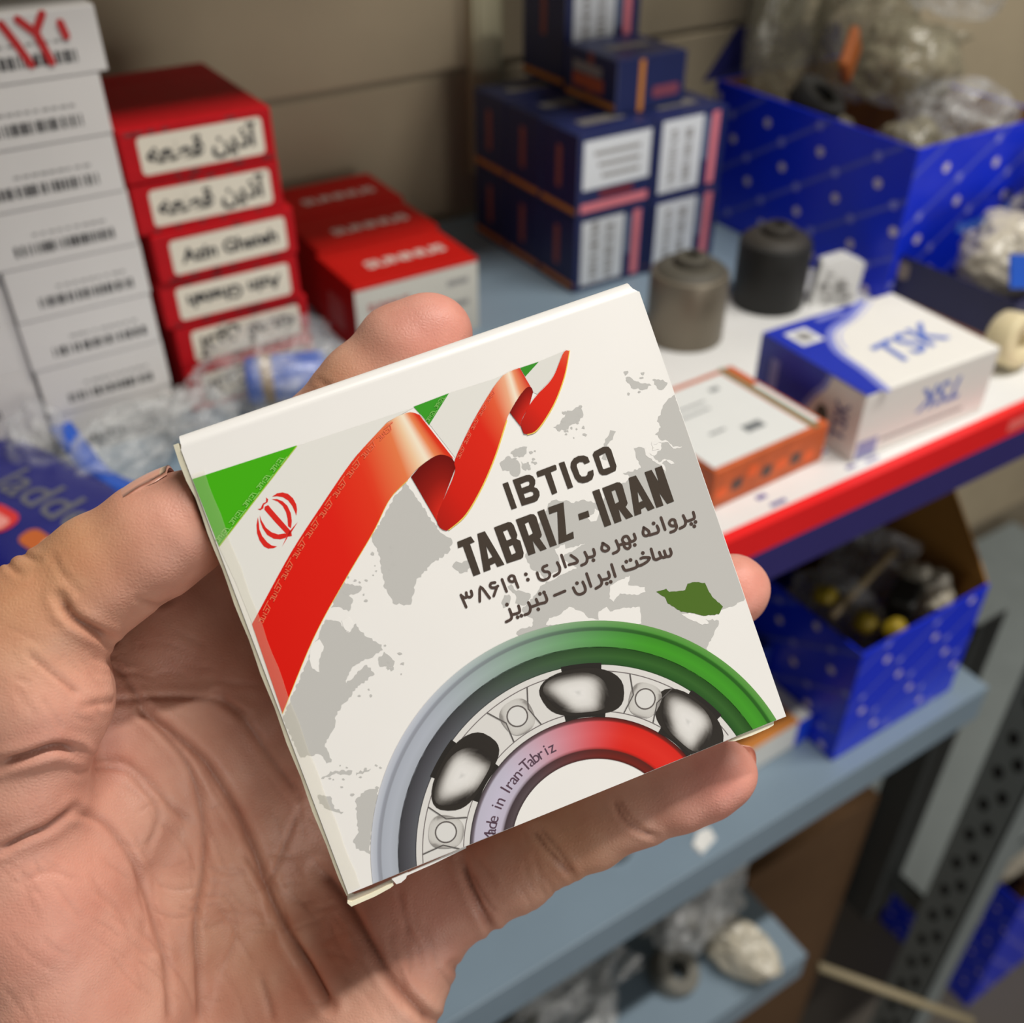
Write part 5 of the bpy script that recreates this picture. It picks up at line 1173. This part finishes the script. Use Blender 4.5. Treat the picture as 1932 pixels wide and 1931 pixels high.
def pk_at(px, py):
    q_ = onz(px, py, ZS + .021) - np.array([-.001, .443, 0]); c_, s_ = math.cos(1.14), math.sin(1.14); return (q_[0] * c_ - q_[1] * s_, q_[0] * s_ + q_[1] * c_)
on_packet(*shift(text_mesh('ladder', .0265, .010), *pk_at(108, 950)), m=mat('grey lettering', (98, 98, 106), .5), name='packet_lettering')
on_packet(*shift(rect(-.012, .008, -.007, .007, .006), *pk_at(0, 985)), m=mat('red badge print', (214, 50, 46), .4), name='red_badge'); on_packet(*shift(rect(-.008, .005, -.004, .004, .003), *pk_at(-4, 990)), m=mat('pink badge print', (232, 150, 140), .4), name='badge_highlight', e=.0007)
on_packet(*shift(rect(-.009, .008, -.005, .005, .004), *pk_at(72, 1020)), m=mat('amber print', (190, 96, 40), .4), name='amber_picture'); on_packet(*shift(rect(-.007, .010, -.0035, .0035, .003), *pk_at(105, 1028)), m=mat('cream print', (226, 200, 176), .4), name='cream_picture', e=.0007)
bag('clear_bag', (-.022, .372, ZS + .001), (.022, .016, .012), 25, 'clear bag below the navy packet at the left frame edge', rz=-.9)

# --- lower shelf
lc2, dm = box_carton('small_label_carton', .3450, .4290, .2870, .3300, ZL, .026, mat('pale grey card', (214, 214, 208), .5, var=.03), .02); tag(lc2, 'small white carton with orange stripe and blue end on the lower shelf', 'carton')
w, d, h = dm; mark(lc2, 'front', dm, *rect(w/2 - .013, w/2, -h/2, h/2), m=mat('bright blue print', (16, 60, 200), .4), name='blue_end'); mark(lc2, 'top', dm, *rect(-w/2, w/2 - .012, -d/2, d/2 - .02), m=mat('orange print', (206, 130, 56), .5), name='orange_stripe', layer=4)
s = MB(); s.box(-.034, .034, -.020, .020, 0, .055); o = s.build('dark_blue_carton', mat('blue printed card', (26, 44, 130), .5, var=.2, scale=120), None, (.395, .352, ZL), .02, bevel=.0008); tag(o, 'blue carton behind the small striped one on the lower shelf', 'carton')
s = MB(); s.box(-.030, .026, -.0206, -.0201, .030, .046); s.build('pale_label', mat('cream label', (206, 186, 160), .5), o)
v_, f_ = tess([jag([(-.009, -.0045), (.0075, -.006), (.012, .0015), (.0045, .006), (-.0075, .004)], .0010, random.Random(2))]); k = len(v_)
tag(obj('paper_scrap', [(p[0], p[1], .0002) for p in v_] + [(p[0] * .9, p[1] * .9, .0022 + .0006 * math.sin(900 * p[0])) for p in v_], [t_[::-1] for t_ in f_] + [tuple(i + k for i in t_) for t_ in f_] + [(i, (i + 1) % k, (i + 1) % k + k, i + k) for i in range(k)], mat('white scrap', (236, 236, 232), .6), None, (.3125, .263, ZL), rz=.35), 'torn white paper scrap near the lower shelf edge', 'paper')
ring_part('grey_washer', (.262, .290, ZL), .012, .007, .005, mat('grey zinc', (120, 126, 130), .4, metal=.6), 'grey washer on the lower shelf below the little finger', 'washer')
s = MB(); s.box(-.005, .005, -.003, .003, 0, .008); tag(s.build('blue_bung', bluep, None, (.288, .287, ZL), .4, bevel=.001), 'tiny blue bung beside the grey washer', 'part')
bag('parts_bag', (.466, .320, ZL + .050), (.024, .034, .030), 31, 'clear bag at the front of the lower dotted bin', rz=.3)
bag('parts_bag', (.520, .335, ZL + .050), (.022, .036, .034), 32, 'clear bag by the kraft flap in the lower dotted bin', rz=1.0)
bag('milky_bag', (.528, .292, ZL + .066), (.018, .018, .022), 33, 'milky bag spilling over the right rim of the lower dotted bin', milky, rz=1.4, cr=.9)
s = MB(); s.lathe([(0, 0), (.003, 0), (.003, .085), (0, .085)], n=14); o = s.build('cream_rod', mat('tan rod', (170, 150, 116), .5), None, (.440, .300, ZL + .104), smooth=True); o.rotation_euler = (0, math.pi / 2 - .05, .25); tag(o, 'thin tan rod lying across the lower dotted bin', 'rod')
for k, (x, y, z) in enumerate(((.452, .285, .097), (.468, .276, .094), (.447, .32, .105))):
    s = MB(); s.lathe([(0, 0), (.006, 0), (.007, .002), (.007, .010), (.005, .013), (0, .013)], n=16); o = s.build('yellow_bung', mat('yellow plastic', (150, 128, 26), .5), None, (x, y, ZL + z), smooth=True); o.rotation_euler = (.6 * k, .5, 0); tag(o, ['yellow rubber bung at the left rim of the lower dotted bin', 'yellow rubber bung nearest the front of the lower dotted bin', 'yellow rubber bung furthest back in the lower dotted bin'][k], 'bung', 'yellow bungs in the lower bin')
s = MB(); s.box(-.014, .014, -.009, .009, 0, .02); o = s.build('black_part', rubber, None, (.497, .288, ZL + .088), .5, bevel=.003); tag(o, 'black moulded part in the lower dotted bin', 'part')

# --- third shelf and below
for k, (c, r_, rz, lb) in enumerate((((.390, .330, Z3), (.062, .040, .058), .4, 'large crumpled clear bag in the middle of the third shelf'), ((.400, .440, Z3), (.046, .040, .085), 1.2, 'tall crumpled bag at the back of the third shelf'), ((.235, .300, Z3), (.055, .032, .036), .2, 'low clear bag at the left on the third shelf'), ((.40, .275, Z3), (.034, .018, .024), 2.0, 'milky bag at the front edge of the third shelf'))):
    bag('parts_bag', c, r_, 51 + k, lb, milky if k == 3 else cloudy, rz=rz, cr=1.1)
s = MB(); s.box(-.03, .03, -.004, .004, 0, .006); o = s.build('yellow_bar', mat('mustard plastic', (176, 148, 60), .5), None, (.40, .33, Z3 + .112), .15, bevel=.001); tag(o, 'mustard plastic bar lying on the bags of the third shelf', 'bar')
ring_part('nylon_sleeve', (.415, .345, Z3 + .112), .011, .022, .006, mat('clear nylon', (200, 198, 186), .3), 'pale nylon sleeve standing on the bags of the third shelf', 'part')
for k, (x, y) in enumerate(((.21, .33), (.26, .36), (.345, .30))):
    ring_part('grey_flange', (x, y, Z3), .020, .018, .009, mat('dull grey casting', (126, 124, 116), .5, metal=.3, var=.15), ['grey metal flange furthest left on the third shelf', 'grey metal flange behind the low clear bag', 'grey metal flange by the third shelf edge'][k], 'flange', (.2 * k, .3))
s = MB(); s.lathe([(0, 0), (.004, 0), (.004, .16), (0, .16)], n=14); o = s.build('wooden_dowel', mat('pale wood', (150, 138, 110), .6), None, (.47, .245, .60), smooth=True); o.rotation_euler = (2.0, 0, .9); tag(o, 'thin wooden dowel poking out below the third shelf', 'dowel')
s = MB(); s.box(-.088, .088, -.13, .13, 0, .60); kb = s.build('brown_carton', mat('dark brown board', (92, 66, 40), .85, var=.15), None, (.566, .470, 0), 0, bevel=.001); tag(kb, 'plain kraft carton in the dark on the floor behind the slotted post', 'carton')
s = MB(); s.box(-.0882, .0882, -.008, .008, .5998, .6004); s.build('packing_tape', mat('brown tape', (140, 96, 44), .3), kb)
bag('milky_bag', (1.02, .335, .215), (.075, .055, .085), 61, 'milky white bag bulging from the bin beyond the slotted post', milky, rz=.4, cr=1.3)
